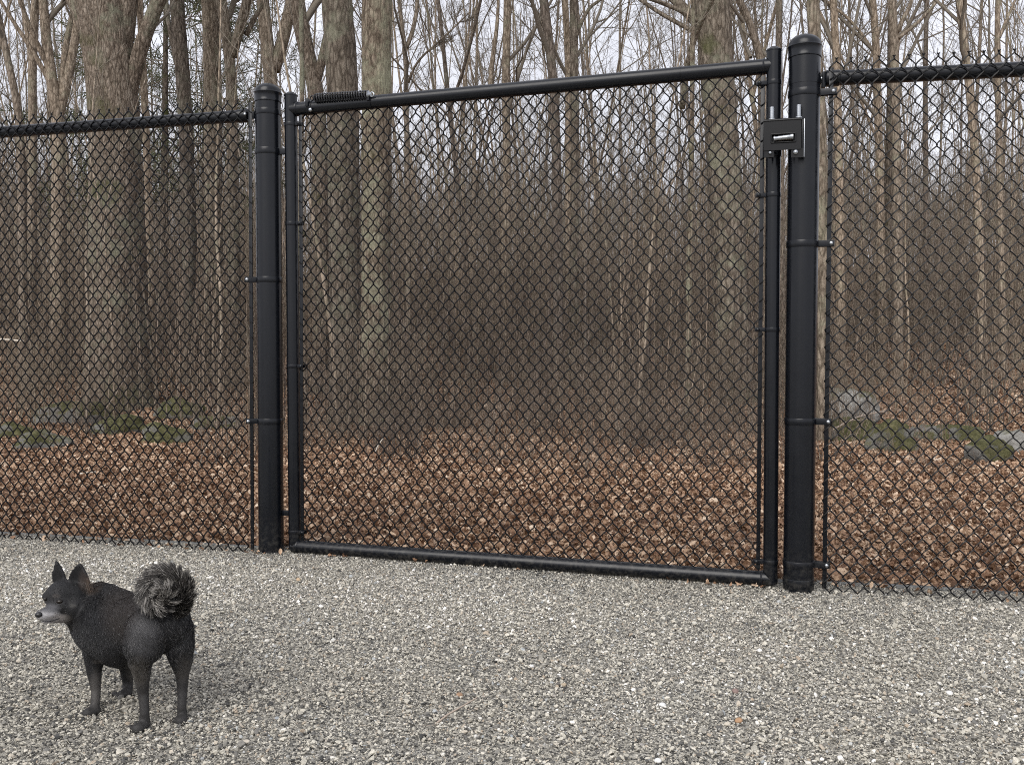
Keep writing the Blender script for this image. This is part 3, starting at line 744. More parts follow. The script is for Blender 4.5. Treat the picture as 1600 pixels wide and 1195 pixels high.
# ---- copies that fill the wood
def forest():
    g = np.random.default_rng(77); spots = []
    tries = 0
    while len(spots) < 128 and tries < 40000:
        tries += 1
        Y = 15 + 30 * g.random() ** .8; X = g.uniform(-1, 1) * (.56 * Y + 1.2)
        if Y < 15.5 and g.random() < .45: continue
        if -.42 < X / Y < -.14 and (Y < 27 or g.random() < .4): continue
        if any((X - a) ** 2 + (Y - b_) ** 2 < .8 + c * 2 for a, b_, c in HEROES): continue
        if any((X - a) ** 2 + (Y - b_) ** 2 < .5 for a, b_ in spots): continue
        # keep the big trees readable
        if Y < 14 and any(abs(X / Y - a / b_) < c / b_ * 1.5 and Y < b_ for a, b_, c in HEROES): continue
        spots.append((X, Y))
    spots.sort(key=lambda s: s[1])
    for i, (X, Y) in enumerate(spots):
        k = int(g.integers(0, 8)); s = g.uniform(.75, 1.2); z = float(ground_z(X, Y)); rz = g.uniform(0, 6.28)
        if Y < 22:
            root = thing('slender_tree', 'bare slender grey brown tree among many alike in the wood', 'tree', (X, Y, z), 'bare slender trees in the wood behind the fence')
            for nm, me in zip(('trunk', 'crown'), KINDS_T[k]): obj(nm, me, root)
        else:
            root = obj('slender_tree', JOINED[k]); root.location = (X, Y, z)
            tag(root, 'bare slender grey brown tree among many alike in the wood', 'tree', 'bare slender trees in the wood behind the fence')
        root.rotation_euler = (g.normal(0, .03), g.normal(0, .03), rz); root.scale = (s * g.uniform(.8, 1.15),) * 2 + (s,)
forest()
def far_wood():
    g = np.random.default_rng(78); k = 2000
    Y = 42 + 80 * g.random(k) ** .9; X = (g.random(k) * 2 - 1) * (.56 * Y + 3)
    rot = np.stack([g.normal(0, .03, k), g.normal(0, .03, k), g.random(k) * 6.28], -1); s = g.uniform(.5, .9, k)
    scl = np.stack([s, s, s], -1)
    scatter('far_wood', JOINED, np.stack([X, Y, ground_z(X, Y)], -1), rot, scl, g.integers(0, 8, k), g.random(k), 'dense far off wood of bare grey trunks reading as one mass', 'wood')
far_wood()
# ---- undergrowth: thin whips and brush
def brush(seed, k, h, spread, r):
    g = np.random.default_rng(seed); n = 6; a = g.random(k) * 6.28; rad = spread * g.random(k) ** .5
    p = np.stack([np.cos(a) * rad, np.sin(a) * rad, np.full(k, -.05)], -1); d = nrm(np.stack([g.normal(0, .13, k), g.normal(0, .13, k), np.ones(k)], -1))
    L = h * g.uniform(.45, 1.1, k); pts = [p]
    for i in range(n - 1):
        pts.append(pts[-1] + d * (L / (n - 1))[:, None]); d = nrm(d + g.normal(0, .07, (k, 3)))
    P = np.stack(pts, 1); rr = (r * g.uniform(.6, 1.5, k))[:, None] * np.linspace(1, .35, n)[None]
    mb = MB(); tubes(mb, P, rr, 4)
    P2, r2 = children(g, P, rr, 7, .25, .98, .65, .38, .5, 4, .2, .15, .003); tubes(mb, P2, r2, 3)
    P3, r3 = children(g, P2, r2, 3, .2, 1, .6, .5, .7, 3, .1, .2, .0025); tubes(mb, P3, r3, 3)
    return mb.mesh('brush', M_SLIM)
BRUSH = [brush(1, 9, 3.6, .8, .012), brush(2, 12, 2.4, .7, .008), brush(3, 7, 5.5, .9, .02), brush(4, 14, 1.6, .6, .006), brush(5, 8, 4.5, 1., .016)]
def undergrowth():
    g = np.random.default_rng(79); k = 1750
    Y = 15 + 60 * g.random(k) ** .8; X = (g.random(k) * 2 - 1) * (.56 * Y + 2)
    k2 = 60; Y = np.concatenate([Y, g.uniform(8.5, 13, k2)]); X = np.concatenate([X, g.uniform(-1, 1, k2) * 6]); pick = g.integers(0, 5, k + k2); pick[k:] = 3
    k += k2
    rot = np.stack([g.normal(0, .05, k), g.normal(0, .05, k), g.random(k) * 6.28], -1); s = g.uniform(.7, 1.3, k)
    hh = np.array([3.6, 2.4, 5.5, 1.6, 4.5])[pick] * 1.1; s = np.minimum(s, (.75 + .19 * Y - ground_z(X, Y)) * g.uniform(.6, 1.1, k) / hh)
    s[-k2:] *= .6
    scatter('undergrowth', BRUSH, np.stack([X, Y, ground_z(X, Y)], -1), rot, np.repeat(s[:, None], 3, 1), pick, g.random(k), 'tangle of thin bare saplings and whips filling the wood', 'undergrowth')
undergrowth()

# ---- nearer thicket of fine upright whips that veils the trunks
def whips(seed, k, h, spread, r):
    g = np.random.default_rng(seed); n = 7; a = g.random(k) * 6.28; rad = spread * g.random(k) ** .5
    p = np.stack([np.cos(a) * rad, np.sin(a) * rad, np.full(k, -.04)], -1); d = nrm(np.stack([g.normal(0, .07, k), g.normal(0, .07, k), np.ones(k)], -1))
    L = h * g.uniform(.35, 1.1, k); pts = [p]
    for i in range(n - 1):
        pts.append(pts[-1] + d * (L / (n - 1))[:, None]); d = nrm(d + g.normal(0, .05, (k, 3)) + np.array([0, 0, .05]))
    P = np.stack(pts, 1); rr = (r * g.uniform(.5, 1.5, k))[:, None] * np.linspace(1, .3, n)[None]
    mb = MB(); tubes(mb, P, rr, 3)
    P2, r2 = children(g, P, rr, 5, .2, .97, .5, .22, .5, 4, .35, .12, .0018); tubes(mb, P2, r2, 3)
    return mb.mesh('whips', M_WHIP)
M_WHIP = bark_mat('whip_bark', (.13, .108, .088), (.24, .20, .165), (.37, .315, .265), .1, 0, 1.0, .2, .4)
WHIPS = [whips(11, 16, 2.6, .55, .0042), whips(12, 12, 2.9, .5, .0055), whips(13, 20, 1.9, .6, .0035), whips(14, 9, 3.2, .45, .0075)]
def thicket():
    g = np.random.default_rng(80); k = 270
    Y = 7.8 + 10.5 * g.random(k) ** .65; u = g.uniform(-.62, .62, k); X = u * Y
    # thin out towards the right hand panel and at the near edge
    keep = (g.random(k) < np.where(u > .33, .30, 1.0)) & (g.random(k) < np.clip((Y - 7.2) / 2.2, .12, 1)) & ~((Y < 11.3) & ((u > .3) | (u < -.27)) & (g.random(k) < .85))
    X, Y = X[keep], Y[keep]; k = len(X); s = np.minimum(g.uniform(.6, 1.15, k), (.87 + .21 * Y) / 3.0)
    rot = np.stack([g.normal(0, .05, k), g.normal(0, .05, k), g.random(k) * 6.28], -1)
    k2 = 230; Y2 = 5.9 + 4.2 * g.random(k2) ** .7; u2 = g.uniform(-.3, .36, k2); far = g.random(k2) < .15; u2[far] = g.uniform(-.62, .62, far.sum()); X2 = u2 * Y2
    X = np.concatenate([X, X2]); Y = np.concatenate([Y, Y2]); s = np.concatenate([s, g.uniform(.08, .34, k2) * np.clip((Y2 - 5) / 3, .3, 1)]); k += k2
    rot = np.concatenate([rot, np.stack([g.normal(0, .2, k2), g.normal(0, .2, k2), g.random(k2) * 6.28], -1)])
    scatter('whip_thicket', WHIPS, np.stack([X, Y, ground_z(X, Y)], -1), rot, np.stack([np.where(s < .36, .55, 1), np.where(s < .36, .55, 1), s], -1), g.integers(0, 4, k), g.random(k), 'veil of fine upright bare whips standing in front of the tree trunks', 'undergrowth')
thicket()
# single saplings that stand out from the thicket
def saplings():
    g = np.random.default_rng(81); kinds = []
    for s in range(3):
        pts = [np.array([0, 0, -.05])]; d = np.array([g.normal(0, .05), 0, 1.])
        for i in range(11): pts.append(pts[-1] + nrm(d) * .42); d = d + np.array([g.normal(0, .05), g.normal(0, .05), 0])
        P = np.array(pts)[None]; q = np.linspace(.017, .005, 12)[None]; t = MB(); tubes(t, P, q, 7)
        c = MB(); P2, q2 = children(g, P, q, 12, .35, .98, .6, .2, .5, 5, .3, .14, .004); tubes(c, P2, q2, 4)
        P3, q3 = children(g, P2, q2, 4, .2, 1, .6, .45, .6, 3, .2, .2, .0025); tubes(c, P3, q3, 3)
        kinds.append((t.mesh('trunk', M_SLIM), c.mesh('crown', M_TWIG)))
    for i in range(20):
        u = g.uniform(-.5, .52); Y = g.uniform(8.6, 13.5); X = u * Y
        r = thing('sapling', 'pale thin sapling standing clear of the thicket behind the fence', 'tree', (X, Y, float(ground_z(X, Y))), 'thin saplings in front of the thicket')
        for nm, me in zip(('trunk', 'crown'), kinds[i % 3]): obj(nm, me, r)
        s = g.uniform(.75, 1.2); r.scale = (s, s, s); r.rotation_euler = (g.normal(0, .04), g.normal(0, .05), g.uniform(0, 6.28))
saplings()
# ================================================================== ROCKS AND STICKS
def rock_mat(name, moss, pale):
    m, n, l, b = mat(name, (.3, .3, .28), .92, 0, .15)
    tc = N(n, 'ShaderNodeTexCoord'); nz = N(n, 'ShaderNodeTexNoise', Scale=6.0, Detail=9.0, Roughness=.7); l.new(tc.outputs['Object'], nz.inputs['Vector'])
    a = tuple(x * pale for x in (.13, .125, .115)); c = tuple(min(.7, x * pale) for x in (.34, .335, .31))
    r = ramp(n, [(.32, a), (.66, c)]); l.new(nz.outputs[0], r.inputs[0])
    n2 = N(n, 'ShaderNodeTexNoise', Scale=3.0, Detail=7.0, Roughness=.65); l.new(tc.outputs['Object'], n2.inputs['Vector'])
    geo = N(n, 'ShaderNodeNewGeometry'); sp = N(n, 'ShaderNodeSeparateXYZ'); l.new(geo.outputs['Normal'], sp.inputs[0])
    ma = N(n, 'ShaderNodeMath', operation='MULTIPLY_ADD'); l.new(sp.outputs['Z'], ma.inputs[0]); ma.inputs[1].default_value = .22; l.new(n2.outputs[0], ma.inputs[2])
    rm = ramp(n, [(.80 - moss * .34, (0, 0, 0)), (.88 - moss * .32, (1, 1, 1))]); l.new(ma.outputs[0], rm.inputs[0])
    n3 = N(n, 'ShaderNodeTexNoise', Scale=24.0, Detail=8.0, Roughness=.7); l.new(tc.outputs['Object'], n3.inputs['Vector'])
    rg = ramp(n, [(.3, (.032, .032, .014)), (.5, (.085, .084, .038)), (.7, (.17, .155, .08))]); l.new(n3.outputs[0], rg.inputs[0])
    l.new(mixc(n, l, rm.outputs[0], r.outputs[0], rg.outputs[0]), b.inputs['Base Color'])
    bp = N(n, 'ShaderNodeBump', Strength=1.0, Distance=.05); l.new(nz.outputs[0], bp.inputs['Height']); l.new(bp.outputs[0], b.inputs['Normal'])
    return m
RM = {'moss': rock_mat('mossy_rock', .95, .9), 'half': rock_mat('half_mossy_rock', .75, .85), 'pale': rock_mat('lichened_rock', .45, 1.25), 'grey': rock_mat('grey_rock', .6, .85)}
def rock(px, py, w, h, kind, label, seed):
    """px, py: middle of the foot of the rock in the picture; w, h in pixels"""
    lo, hi = 4.0, 40.0
    for _ in range(40):
        mid = (lo + hi) / 2; p = at(px, py, mid)
        if p[2] > float(ground_z(p[0], mid)): lo = mid
        else: hi = mid
    Y = lo; p = at(px, py, Y); s = Y / FPX
    bm = bmesh.new(); bmesh.ops.create_icosphere(bm, subdivisions=4, radius=1)
    for v in bm.verts:
        q = v.co.copy(); k = 1 + .34 * mnoise.noise(q * 1.1 + Vector((seed * 5.3, 1, 2))) + .17 * mnoise.noise(q * 3 + Vector((seed, 7, 2))) + .06 * mnoise.noise(q * 9 + Vector((seed, 3, 2)))
        # faceted: flatten towards a few planes
        for a in range(3):
            nn = Vector((math.sin(seed * 2 + a * 2.1), math.cos(seed + a * 2.7), .35)).normalized()
            t = q.dot(nn); 
            if t > .72: q -= nn * (t - .72) * .8
        v.co = Vector((q.x * w * s / 2 * k, q.y * w * s * .42 * k, q.z * h * s * .78 * k))
    me = bpy.data.meshes.new('mossy_rock'); bm.to_mesh(me); bm.free()
    for f in me.polygons: f.use_smooth = True
    me.materials.append(RM[kind]); o = obj('mossy_rock', me)
    o.location = (p[0], Y + w * s * .3, float(ground_z(p[0], Y)) + h * s * .12); o.rotation_euler = (0, 0, math.sin(seed) * .5)
    tag(o, label, 'rock', 'mossy rocks lying in the leaf litter')
rock(108, 662, 120, 34, 'half', 'long half mossy rock left of the oak foot', 1)
rock(176, 680, 84, 34, 'moss', 'dark mossy rock right in front of the oak foot', 2)
rock(270, 655, 84, 34, 'moss', 'domed bright moss rock right of the oak foot', 3)
rock(250, 694, 76, 34, 'moss', 'low mossy rock with a bare grey top in front of the domed one', 4)
rock(330, 672, 84, 26, 'half', 'flat half buried rock farthest toward the left gate post', 5)
rock(52, 702, 92, 30, 'grey', 'greyish flat rock by the left edge', 6)
rock(14, 684, 60, 24, 'moss', 'small green rock at the left edge of the picture', 7)
rock(1322, 664, 106, 66, 'pale', 'largest pale lichened boulder beside the right gate post', 8)
rock(1334, 690, 116, 40, 'moss', 'low mossy ledge at the foot of the pale boulder', 9)
rock(1402, 706, 78, 52, 'moss', 'upright mossy rock right of the low ledge', 10)
rock(1452, 688, 56, 30, 'grey', 'small dark grey rock between two mossy ones', 11)
rock(1506, 690, 84, 30, 'half', 'flat grey rock with a green edge behind the right fence panel', 12)
rock(1552, 722, 76, 40, 'moss', 'dark olive moss cushion rock near the right edge', 13)
rock(1588, 706, 66, 36, 'pale', 'bare pale rock behind the moss cushion rock at the right edge', 14)

def stick(pts, r, m, label, nm='fallen_branch', twigs=0, seed=0):
    P = []
    for (px, py, Y, up) in pts:
        q = at(px, py, Y); P.append(q)
    P = resample(np.array(P), 9); c = P[0].copy(); mb = MB(); g = np.random.default_rng(seed)
    rr = np.linspace(r, r * .45, 9); tubes(mb, (P - c)[None], rr[None], 7, True)
    if twigs:
        Q, q = children(g, (P - c)[None], rr[None], twigs, .2, .95, .6, .35, .5, 4, .1, .15, .003); tubes(mb, Q, q, 4)
    o = obj(nm, mb.mesh(nm, m)); o.location = c; tag(o, label, 'branch', 'fallen branches in the wood')
M_PALE = mat('weathered_wood', (.62, .56, .47), .8, 0, .2)[0]
M_DEAD = mat('dead_wood', (.36, .30, .25), .85, 0, .2)[0]
stick([(-60, 527, 13.5, 0), (0, 530, 13.4, 0), (38, 533, 13.3, 0)], .026, M_PALE, 'pale barkless pole lying level at the left edge')
stick([(118, 742, 6.2, 0), (150, 737, 6.25, 0)], .011, M_PALE, 'short pale stick on the leaves in front of the left fence rocks')
stick([(583, 712, 7.2, 0), (592, 694, 7.3, 0), (600, 682, 7.35, 0)], .009, M_PALE, 'thin pale stick poking up at the foot of the lichen striped trunk')
stick([(165, 640, 11.3, 0), (182, 615, 11.3, 0), (196, 590, 11.3, 0), (204, 580, 11.3, 0)], .011, M_DEAD, 'thin dead branch leaning on the oak foot', twigs=4, seed=4)
stick([(1300, 672, 8.5, 0), (1340, 650, 8.5, 0), (1392, 640, 8.5, 0)], .009, M_DEAD, 'thin dead branch lying across the pale boulder', twigs=5, seed=5)
stick([(1410, 714, 7.0, 0), (1450, 722, 6.9, 0), (1475, 714, 6.9, 0)], .008, M_PALE, 'pale twig on the leaves below the upright mossy rock', twigs=2, seed=6)
stick([(560, 1133, 2.15, 0), (620, 1138, 2.14, 0), (690, 1131, 2.15, 0)], .0022, M_DEAD, 'thin dry twig lying on the gravel below the gate', 'fallen_twig', 2, 7)

# ================================================================== FENCE, POSTS, GATE
UP = np.array([0, 0, 1.])
def cyl(mb, a, b_, r, sides=32, mi=0): return tube(mb, [a, b_], r, sides, True, mi)
def part(name, mb, m, parent, smooth=True, ang=40):
    """mesh built in world coordinates, hung on its thing"""
    me = mb.mesh(name, m, smooth); flat(me, ang)
    o = obj(name, me, parent)
    w = Vector((0, 0, 0)); p = parent
    while p is not None: w += p.location; p = p.parent
    o.location = -w
    return o

def chain(parent, B0, B1, T0, T1, nrmv, P=.046, Q=.060, barbs=False, seed=0, wire=.0027):
    B0, B1, T0, T1 = map(np.asarray, (B0, B1, T0, T1)); W = np.linalg.norm(B1 - B0); H = np.linalg.norm(T0 - B0)
    nw = int(round(W / (P / 2))); nr = int(round(H / (Q / 2))); nr += nr % 2
    P = W / nw * 2; Q = H / nr * 2; e = .0016; d = .0026
    g = np.random.default_rng(seed)
    i = np.arange(nw)[:, None]; k = np.arange(nr + 1)[None]
    c = (i + .5) * P / 2; sg = np.where((k + i) % 2 == 0, 1., -1.)
    amp = P / 4 + e
    # three points per half step
    S = []; Z = []; D = []
    for kk in range(nr + 1):
        s0 = sg[:, kk]; x0 = c[:, 0] + s0 * amp; z0 = np.full(nw, kk * Q / 2)
        if kk > 0:
            S.append(x0 - s0 * .0042); Z.append(z0 - .0065); D.append(s0 * -d * -1)
        S.append(x0); Z.append(z0); D.append(np.zeros(nw))
        if kk < nr:
            S.append(x0 - s0 * .0042); Z.append(z0 + .0065); D.append(s0 * -d)
            # gentle belly of the strand
            S.append(c[:, 0] + s0 * .0008); Z.append(z0 + Q / 4); D.append(s0 * -d * 1.0)
    S = np.stack(S, 1); Z = np.stack(Z, 1); D = np.stack(D, 1)
    # woven wire is never quite even
    S = S + .0028 * vnoise(S * 9, Z * 9, seed + 1) + .0012 * vnoise(S * 40, Z * 33, seed + 5)
    Z = Z + .0030 * vnoise(S * 8 + 3, Z * 10, seed + 2) * np.clip(Z / .1, 0, 1) * np.clip((H - Z) / .1, 0, 1) + .0012 * vnoise(S * 35, Z * 30, seed + 6)
    D = D + .004 * vnoise(S * 5, Z * 4, seed + 3)
    u = np.clip(S / W, -.02, 1.02)[..., None]; v = (Z / H)[..., None]
    pt = (B0 * (1 - u) + B1 * u) * (1 - v) + (T0 * (1 - u) + T1 * u) * v + D[..., None] * nrmv
    mb = MB(); tubes(mb, pt, np.full(pt.shape[:2], wire), 4)
    if barbs:   # twisted selvage: two short ends above every top knuckle
        tops = pt[:, -1]
        nx = nrm(B1 - B0); dirs = []
        A = tops[:-1]; Bq = tops[1:]
        pair = (np.arange(nw - 1) + nr) % 2 == 0
        M_ = (A[pair] + Bq[pair]) / 2
        for sgn in (-1, 1):
            a = M_ + nx * sgn * .001; b2 = M_ + UP * .003 - nx * sgn * .002; c2 = M_ + UP * .007 + nx * sgn * .005 
            tubes(mb, np.stack([a, b2, c2], 1), np.full((len(a), 3), wire * .9), 5)
        a = A[pair]; tubes(mb, np.stack([a, M_ + UP * .001, Bq[pair]], 1), np.full((len(a), 3), wire), 5)
    return part('chain_link_mesh', mb, M_WIRE, parent)

def band(parent, c, r, axis, toward, reach, h=.024, name='tension_band', bolt=True, boltface=None, th=.0022):
    """clamp ring round a post with a pair of ears running toward the tension bar"""
    mb = MB(); w = axis; q = h / 2
    lathe(mb, c - w * q, w, [(0, r), (0, r + th * .6), (.002, r + th), (h - .002, r + th), (h, r + th * .6), (h, r)], 48)
    t = toward / np.linalg.norm(toward); s = np.cross(w, t)
    for sg_ in (-1, 1):
        box(mb, c + t * (r + reach / 2) + s * sg_ * .0085, t, s, w, reach / 2 + .004, .0014, q - .001, .0008)
    o = part(name, mb, M_BLACK, parent)
    if bolt:
        b = MB(); bp_ = c + t * (r + reach - .006); f = s if np.dot(s, boltface) > 0 else -s
        lathe(b, bp_ + f * .0098, f, [(0, .0068), (.0022, .0066), (.0042, .0045), (.0052, .0015)], 16)
        lathe(b, bp_ - f * .0175, f, [(0, .0035), (.003, .0062), (.008, .0062)], 6)
        cyl(b, bp_ - f * .012, bp_ + f * .0098, .0036, 10)
        me = b.mesh('bolt', M_STEEL); flat(me)
        bo = obj('bolt', me, o); bo.location = (0, 0, 0)
    return o

def post(px_top, py_top, px_bot, py_bot, Y, r, py_dome, label):
    a = at(px_bot, py_bot, Y); t = at(px_top, py_top, Y); a[2] = -.12
    ax = nrm(t - a); root = thing('gate_post', label, 'post', (a[0], a[1], 0), 'round gate posts')
    mb = MB(); ztop = t
    L = np.linalg.norm(ztop - a); lathe(mb, a, ax, [(0, r), (L * .3, r), (L * .6, r), (L, r), (L, r - .004)], 56)
    part('post_tube', mb, M_BLACK, root)
    dome = at(px_top, py_dome, Y); hd = np.linalg.norm(dome - ztop)
    cb = MB(); prof = [(-.036, r + .0005), (-.036, r + .0030), (-.033, r + .0038), (-.030, r + .0026), (-.003, r + .0030), (0, r + .0050), (.002, r + .0054), (.004, r + .0046), (.005, r + .0032)]
    rr = r + .0030; h0 = .005
    for j in range(1, 9):
        th = j / 9 * math.pi / 2; prof.append((h0 + (hd - h0) * math.sin(th), rr * math.cos(th)))
    prof.append((hd, .001)); lathe(cb, ztop, ax, prof, 56); part('dome_cap', cb, M_BLACK, root)
    return root, a, ztop, ax
def p_on(a, ax, py):
    """point on an axis that shows at picture row py"""
    lo, hi = 0., 3.
    for _ in range(40):
        mid = (lo + hi) / 2; p = a + ax * mid; rel = p - np.array([0, 0, EYE])
        f = rel[1] * math.cos(PITCH) - rel[2] * math.sin(PITCH); u = rel[1] * math.sin(PITCH) + rel[2] * math.cos(PITCH)
        y = 597.5 - FPX * u / f
        if y > py: lo = mid
        else: hi = mid
    return a + ax * lo

PR = .0515; YL, YR = 3.95, 3.34
GL_Y, GR_Y = 3.925, 3.375
left_post, La, Lt, Lx = post(418.5, 147, 423.8, 862, YL, PR, 131, 'round black gate post on the hinge side, the slimmer looking of the two')
right_post, Ra, Rt, Rx = post(1257.5, 75, 1247.4, 920, YR, .0525, 54.5, 'round black gate post right of the latch, the larger looking of the two')
# fence directions
LF0 = np.array([La[0] - PR - .028, YL + .012, 0]); LFe = at(0, 600, 4.245); ldir = np.array([LFe[0] - LF0[0], LFe[1] - LF0[1], 0]); ldir /= np.linalg.norm(ldir)
lnrm = np.array([ldir[1], -ldir[0], 0]); lnrm = lnrm if lnrm[1] < 0 else -lnrm
RF0 = np.array([Ra[0] + .0525 + .022, YR - .004, 0]); RFe = at(1600, 600, 3.205); rdir = np.array([RFe[0] - RF0[0], RFe[1] - RF0[1], 0]); rdir /= np.linalg.norm(rdir)
rnrm = np.array([rdir[1], -rdir[0], 0]); rnrm = rnrm if rnrm[1] < 0 else -rnrm

def z_at(py, Y): return at(800, py, Y)[2]
def fence(origin, d, nv, length, rail_px, post_ax, bands, bar_px, label, seed, side):
    """rail_px: picture rows of the rail axis at the near end and at the picture edge"""
    root = thing('fence_panel', label, 'fence', (origin[0], origin[1], 0), 'chain link fence panels')
    (s0, y0), (s1, y1) = rail_px
    A = origin + d * s0; B = origin + d * s1
    za = z_at(y0, A[1]); zb = z_at(y1, B[1]); sl = (zb - za) / (s1 - s0)
    def rail(s): p = origin + d * s; return np.array([p[0], p[1], za + sl * (s - s0)])
    e = rail(length)
    mb = MB(); cyl(mb, rail(.0), e, .0248, 40); part('top_rail', mb, M_BLACK, root)
    # cup that holds the rail end
    mb = MB(); rd = nrm(e - rail(0)); c0 = rail(-.006)
    lathe(mb, c0, rd, [(0, .012), (.001, .025), (.005, .0275), (.045, .0275), (.047, .0252)], 36)
    box(mb, c0 - rd * .018, rd, np.cross(rd, UP), UP, .024, .0022, .015, .001)
    rend = part('rail_end', mb, M_BLACK, root)
    b = MB(); f = nv; bp_ = c0 + rd * (.004) + f * .0275 if side == 'L' else c0 - rd * .012 + f * .003
    lathe(b, bp_, f, [(-.004, .006), (.0, .0068), (.003, .006), (.005, .002)], 16); bo = obj('bolt', b.mesh('bolt', M_STEEL), rend)
    # mesh on the camera side of the rail
    off = nv * .0300
    mt = .052
    B0 = origin + d * .004 + off; B1 = origin + d * length + off
    gz = lambda q: np.array([q[0], q[1], -.004])
    T0 = rail(.004) + off; T1 = rail(length) + off; T0 = T0 + UP * mt; T1 = T1 + UP * mt
    chain(root, gz(B0), gz(B1), T0, T1, nv, barbs=True, seed=seed)
    # tension bar through the last row
    tb = at(bar_px[0][0], bar_px[0][1], origin[1] + off[1]); bb = at(bar_px[1][0], bar_px[1][1], origin[1] + off[1])
    mb = MB(); ax = nrm(tb - bb); L = np.linalg.norm(tb - bb); ux = d; uy = np.cross(ax, ux)
    box(mb, (tb + bb) / 2, ux, nrm(uy), ax, .0072, .0024, L / 2, .001)
    part('tension_bar', mb, M_BLACK, root)
    # wire ends knuckled round the bar
    mb = MB(); nk = int(L / .06)
    for j in range(nk):
        c = bb + ax * (j + .5) * L / nk; th = np.linspace(-.4, 3.6, 7)
        p = [c + ux * (-.0095 * math.sin(q) + .002) * (-1 if side == 'R' else -1) * (1 if side == 'L' else 1) + nv * .0058 * math.cos(q) + ax * (q - 1.6) * .0055 for q in th]
        tube(mb, p, .0022, 5)
    part('knuckled_wire', mb, M_WIRE, root)
    return root, rail
left_fence, lrail = fence(LF0, ldir, lnrm, 2.35, ((0, 181), (np.linalg.norm(LFe[:2] - LF0[:2]), 207.5)), None, None, ((391, 160), (394.5, 858)),
                          'chain link fence panel running left from the hinge post', 3, 'L')
right_fence, rrail = fence(RF0, rdir, rnrm, 1.9, ((0.0, 123), (np.linalg.norm(RFe[:2] - RF0[:2]), 108)), None, None, ((1299, 106), (1288, 919)),
                           'chain link fence panel running right from the latch side post', 9, 'R')
# line posts out of frame that carry the far ends
for (o_, rl, s_, lab) in ((LF0, lrail, 2.38, 'thin black line post at the far left end of the fence'), (RF0, rrail, 1.93, 'thin black line post at the far right end of the fence')):
    p = rl(s_); mb = MB(); lathe(mb, np.array([p[0], p[1], -.1]), UP, [(0, .03), (p[2] + .11, .03), (p[2] + .13, .034), (p[2] + .15, .024), (p[2] + .165, .004)], 28)
    r_ = thing('line_post', lab, 'post', (p[0], p[1], 0)); part('post_tube', mb, M_BLACK, r_)
# clamps on the posts
tl = ldir + lnrm * .62; tr = rdir + rnrm * .62
def clamp(root, a, ax, r, py, barx, origin_y, nv, name='tension_band', bolt=True):
    c = p_on(a, ax, py)
    tgt = at(barx, py, origin_y); t = tgt - c; t = t - ax * np.dot(t, ax); reach = np.linalg.norm(t) - r + .012
    return band(root, c, r, ax, t, reach, name=name, bolt=bolt, boltface=nv)
lby = LF0[1] + lnrm[1] * .03; rby = RF0[1] + rnrm[1] * .03
for py, bx in ((437.5, 388.5), (657.5, 390.5)): clamp(left_post, La, Lx, PR, py, bx, lby, lnrm)
for py, bx in ((147.5, 1299.5), (382, 1296), (657.5, 1291.5), (879, 1289)): clamp(right_post, Ra, Rx, .0525, py, bx, rby, rnrm)
def ring(root, a, ax, r, py, h=.022, name='brace_band', th=.002):
    mb = MB(); c = p_on(a, ax, py); lathe(mb, c - ax * h / 2, ax, [(0, r), (0, r + th * .6), (.002, r + th), (h - .002, r + th), (h, r + th * .6), (h, r)], 48)
    return part(name, mb, M_BLACK, root)
ring(left_post, La, Lx, PR, 177, .024); ring(left_post, La, Lx, PR, 861, .012, 'ground_collar', .0012)
ring(right_post, Ra, Rx, .0525, 908, .03, 'ground_collar', .0015)
# brace that takes the right hand rail
mb = MB(); c = p_on(Ra, Rx, 128); lathe(mb, c - Rx * .012, Rx, [(0, .0525), (0, .0538), (.024, .0538), (.024, .0525)], 48)
q = rrail(-.004); tt = nrm((q - c) * np.array([1, 1, 0]))
box(mb, c + tt * .064 + UP * .004, tt, np.cross(UP, tt), UP, .006, .012, .027, .002)
part('rail_brace', mb, M_BLACK, right_post)

# ------------------------------------------------------------------ gate
gl_t = at(454.3, 150, GL_Y); gl_b = at(461, 861, GL_Y); gr_t = at(1209.5, 80, GR_Y); gr_b = at(1203.5, 917, GR_Y)
gl_b[2] = max(gl_b[2], .012); gr_b[2] = max(gr_b[2], .012)
gate = thing('gate', 'black tubular gate filled with chain link, hung between the two round posts', 'gate', (gl_b[0], gl_b[1], 0))
gx = nrm((gr_b - gl_b) * np.array([1, 1, 0])); gn = np.array([gx[1], -gx[0], 0]); gn = gn if gn[1] < 0 else -gn
SR = .0255
def stile(t, b_):
    ax = nrm(t - b_); L = np.linalg.norm(t - b_); mb = MB(); lathe(mb, b_, ax, [(0, SR - .002), (.002, SR), (L, SR)], 40)
    o = part('stile', mb, M_BLACK, gate)
    mb = MB(); lathe(mb, t, ax, [(-.002, SR + .0004), (-.002, SR + .0016), (.003, SR + .0016), (.008, SR * .8), (.014, SR * .45), (.0165, .001)], 36); part('stile_cap', mb, M_BLACK, o)
    return b_, ax
lb, lax = stile(gl_t, gl_b); rb, rax = stile(gr_t, gr_b)
def gp(px, py, off=0.0):
    """picture point on the gate plane"""
    o_ = gl_b + gn * off; d = ray(px, py); E = np.array([0, 0, EYE]); t = np.dot(o_ - E, gn) / np.dot(d, gn); return E + d * t
RRD = .0262
tl_, tr_ = gp(456, 171.5), gp(1207, 103.5)
mb = MB(); cyl(mb, tl_, tr_, RRD, 40); trail = part('top_rail', mb, M_BLACK, gate)
bl_, br_ = gp(458, 852.5), gp(1203, 904)
mb = MB(); cyl(mb, bl_, br_, RRD, 40); brail = part('bottom_rail', mb, M_BLACK, gate)
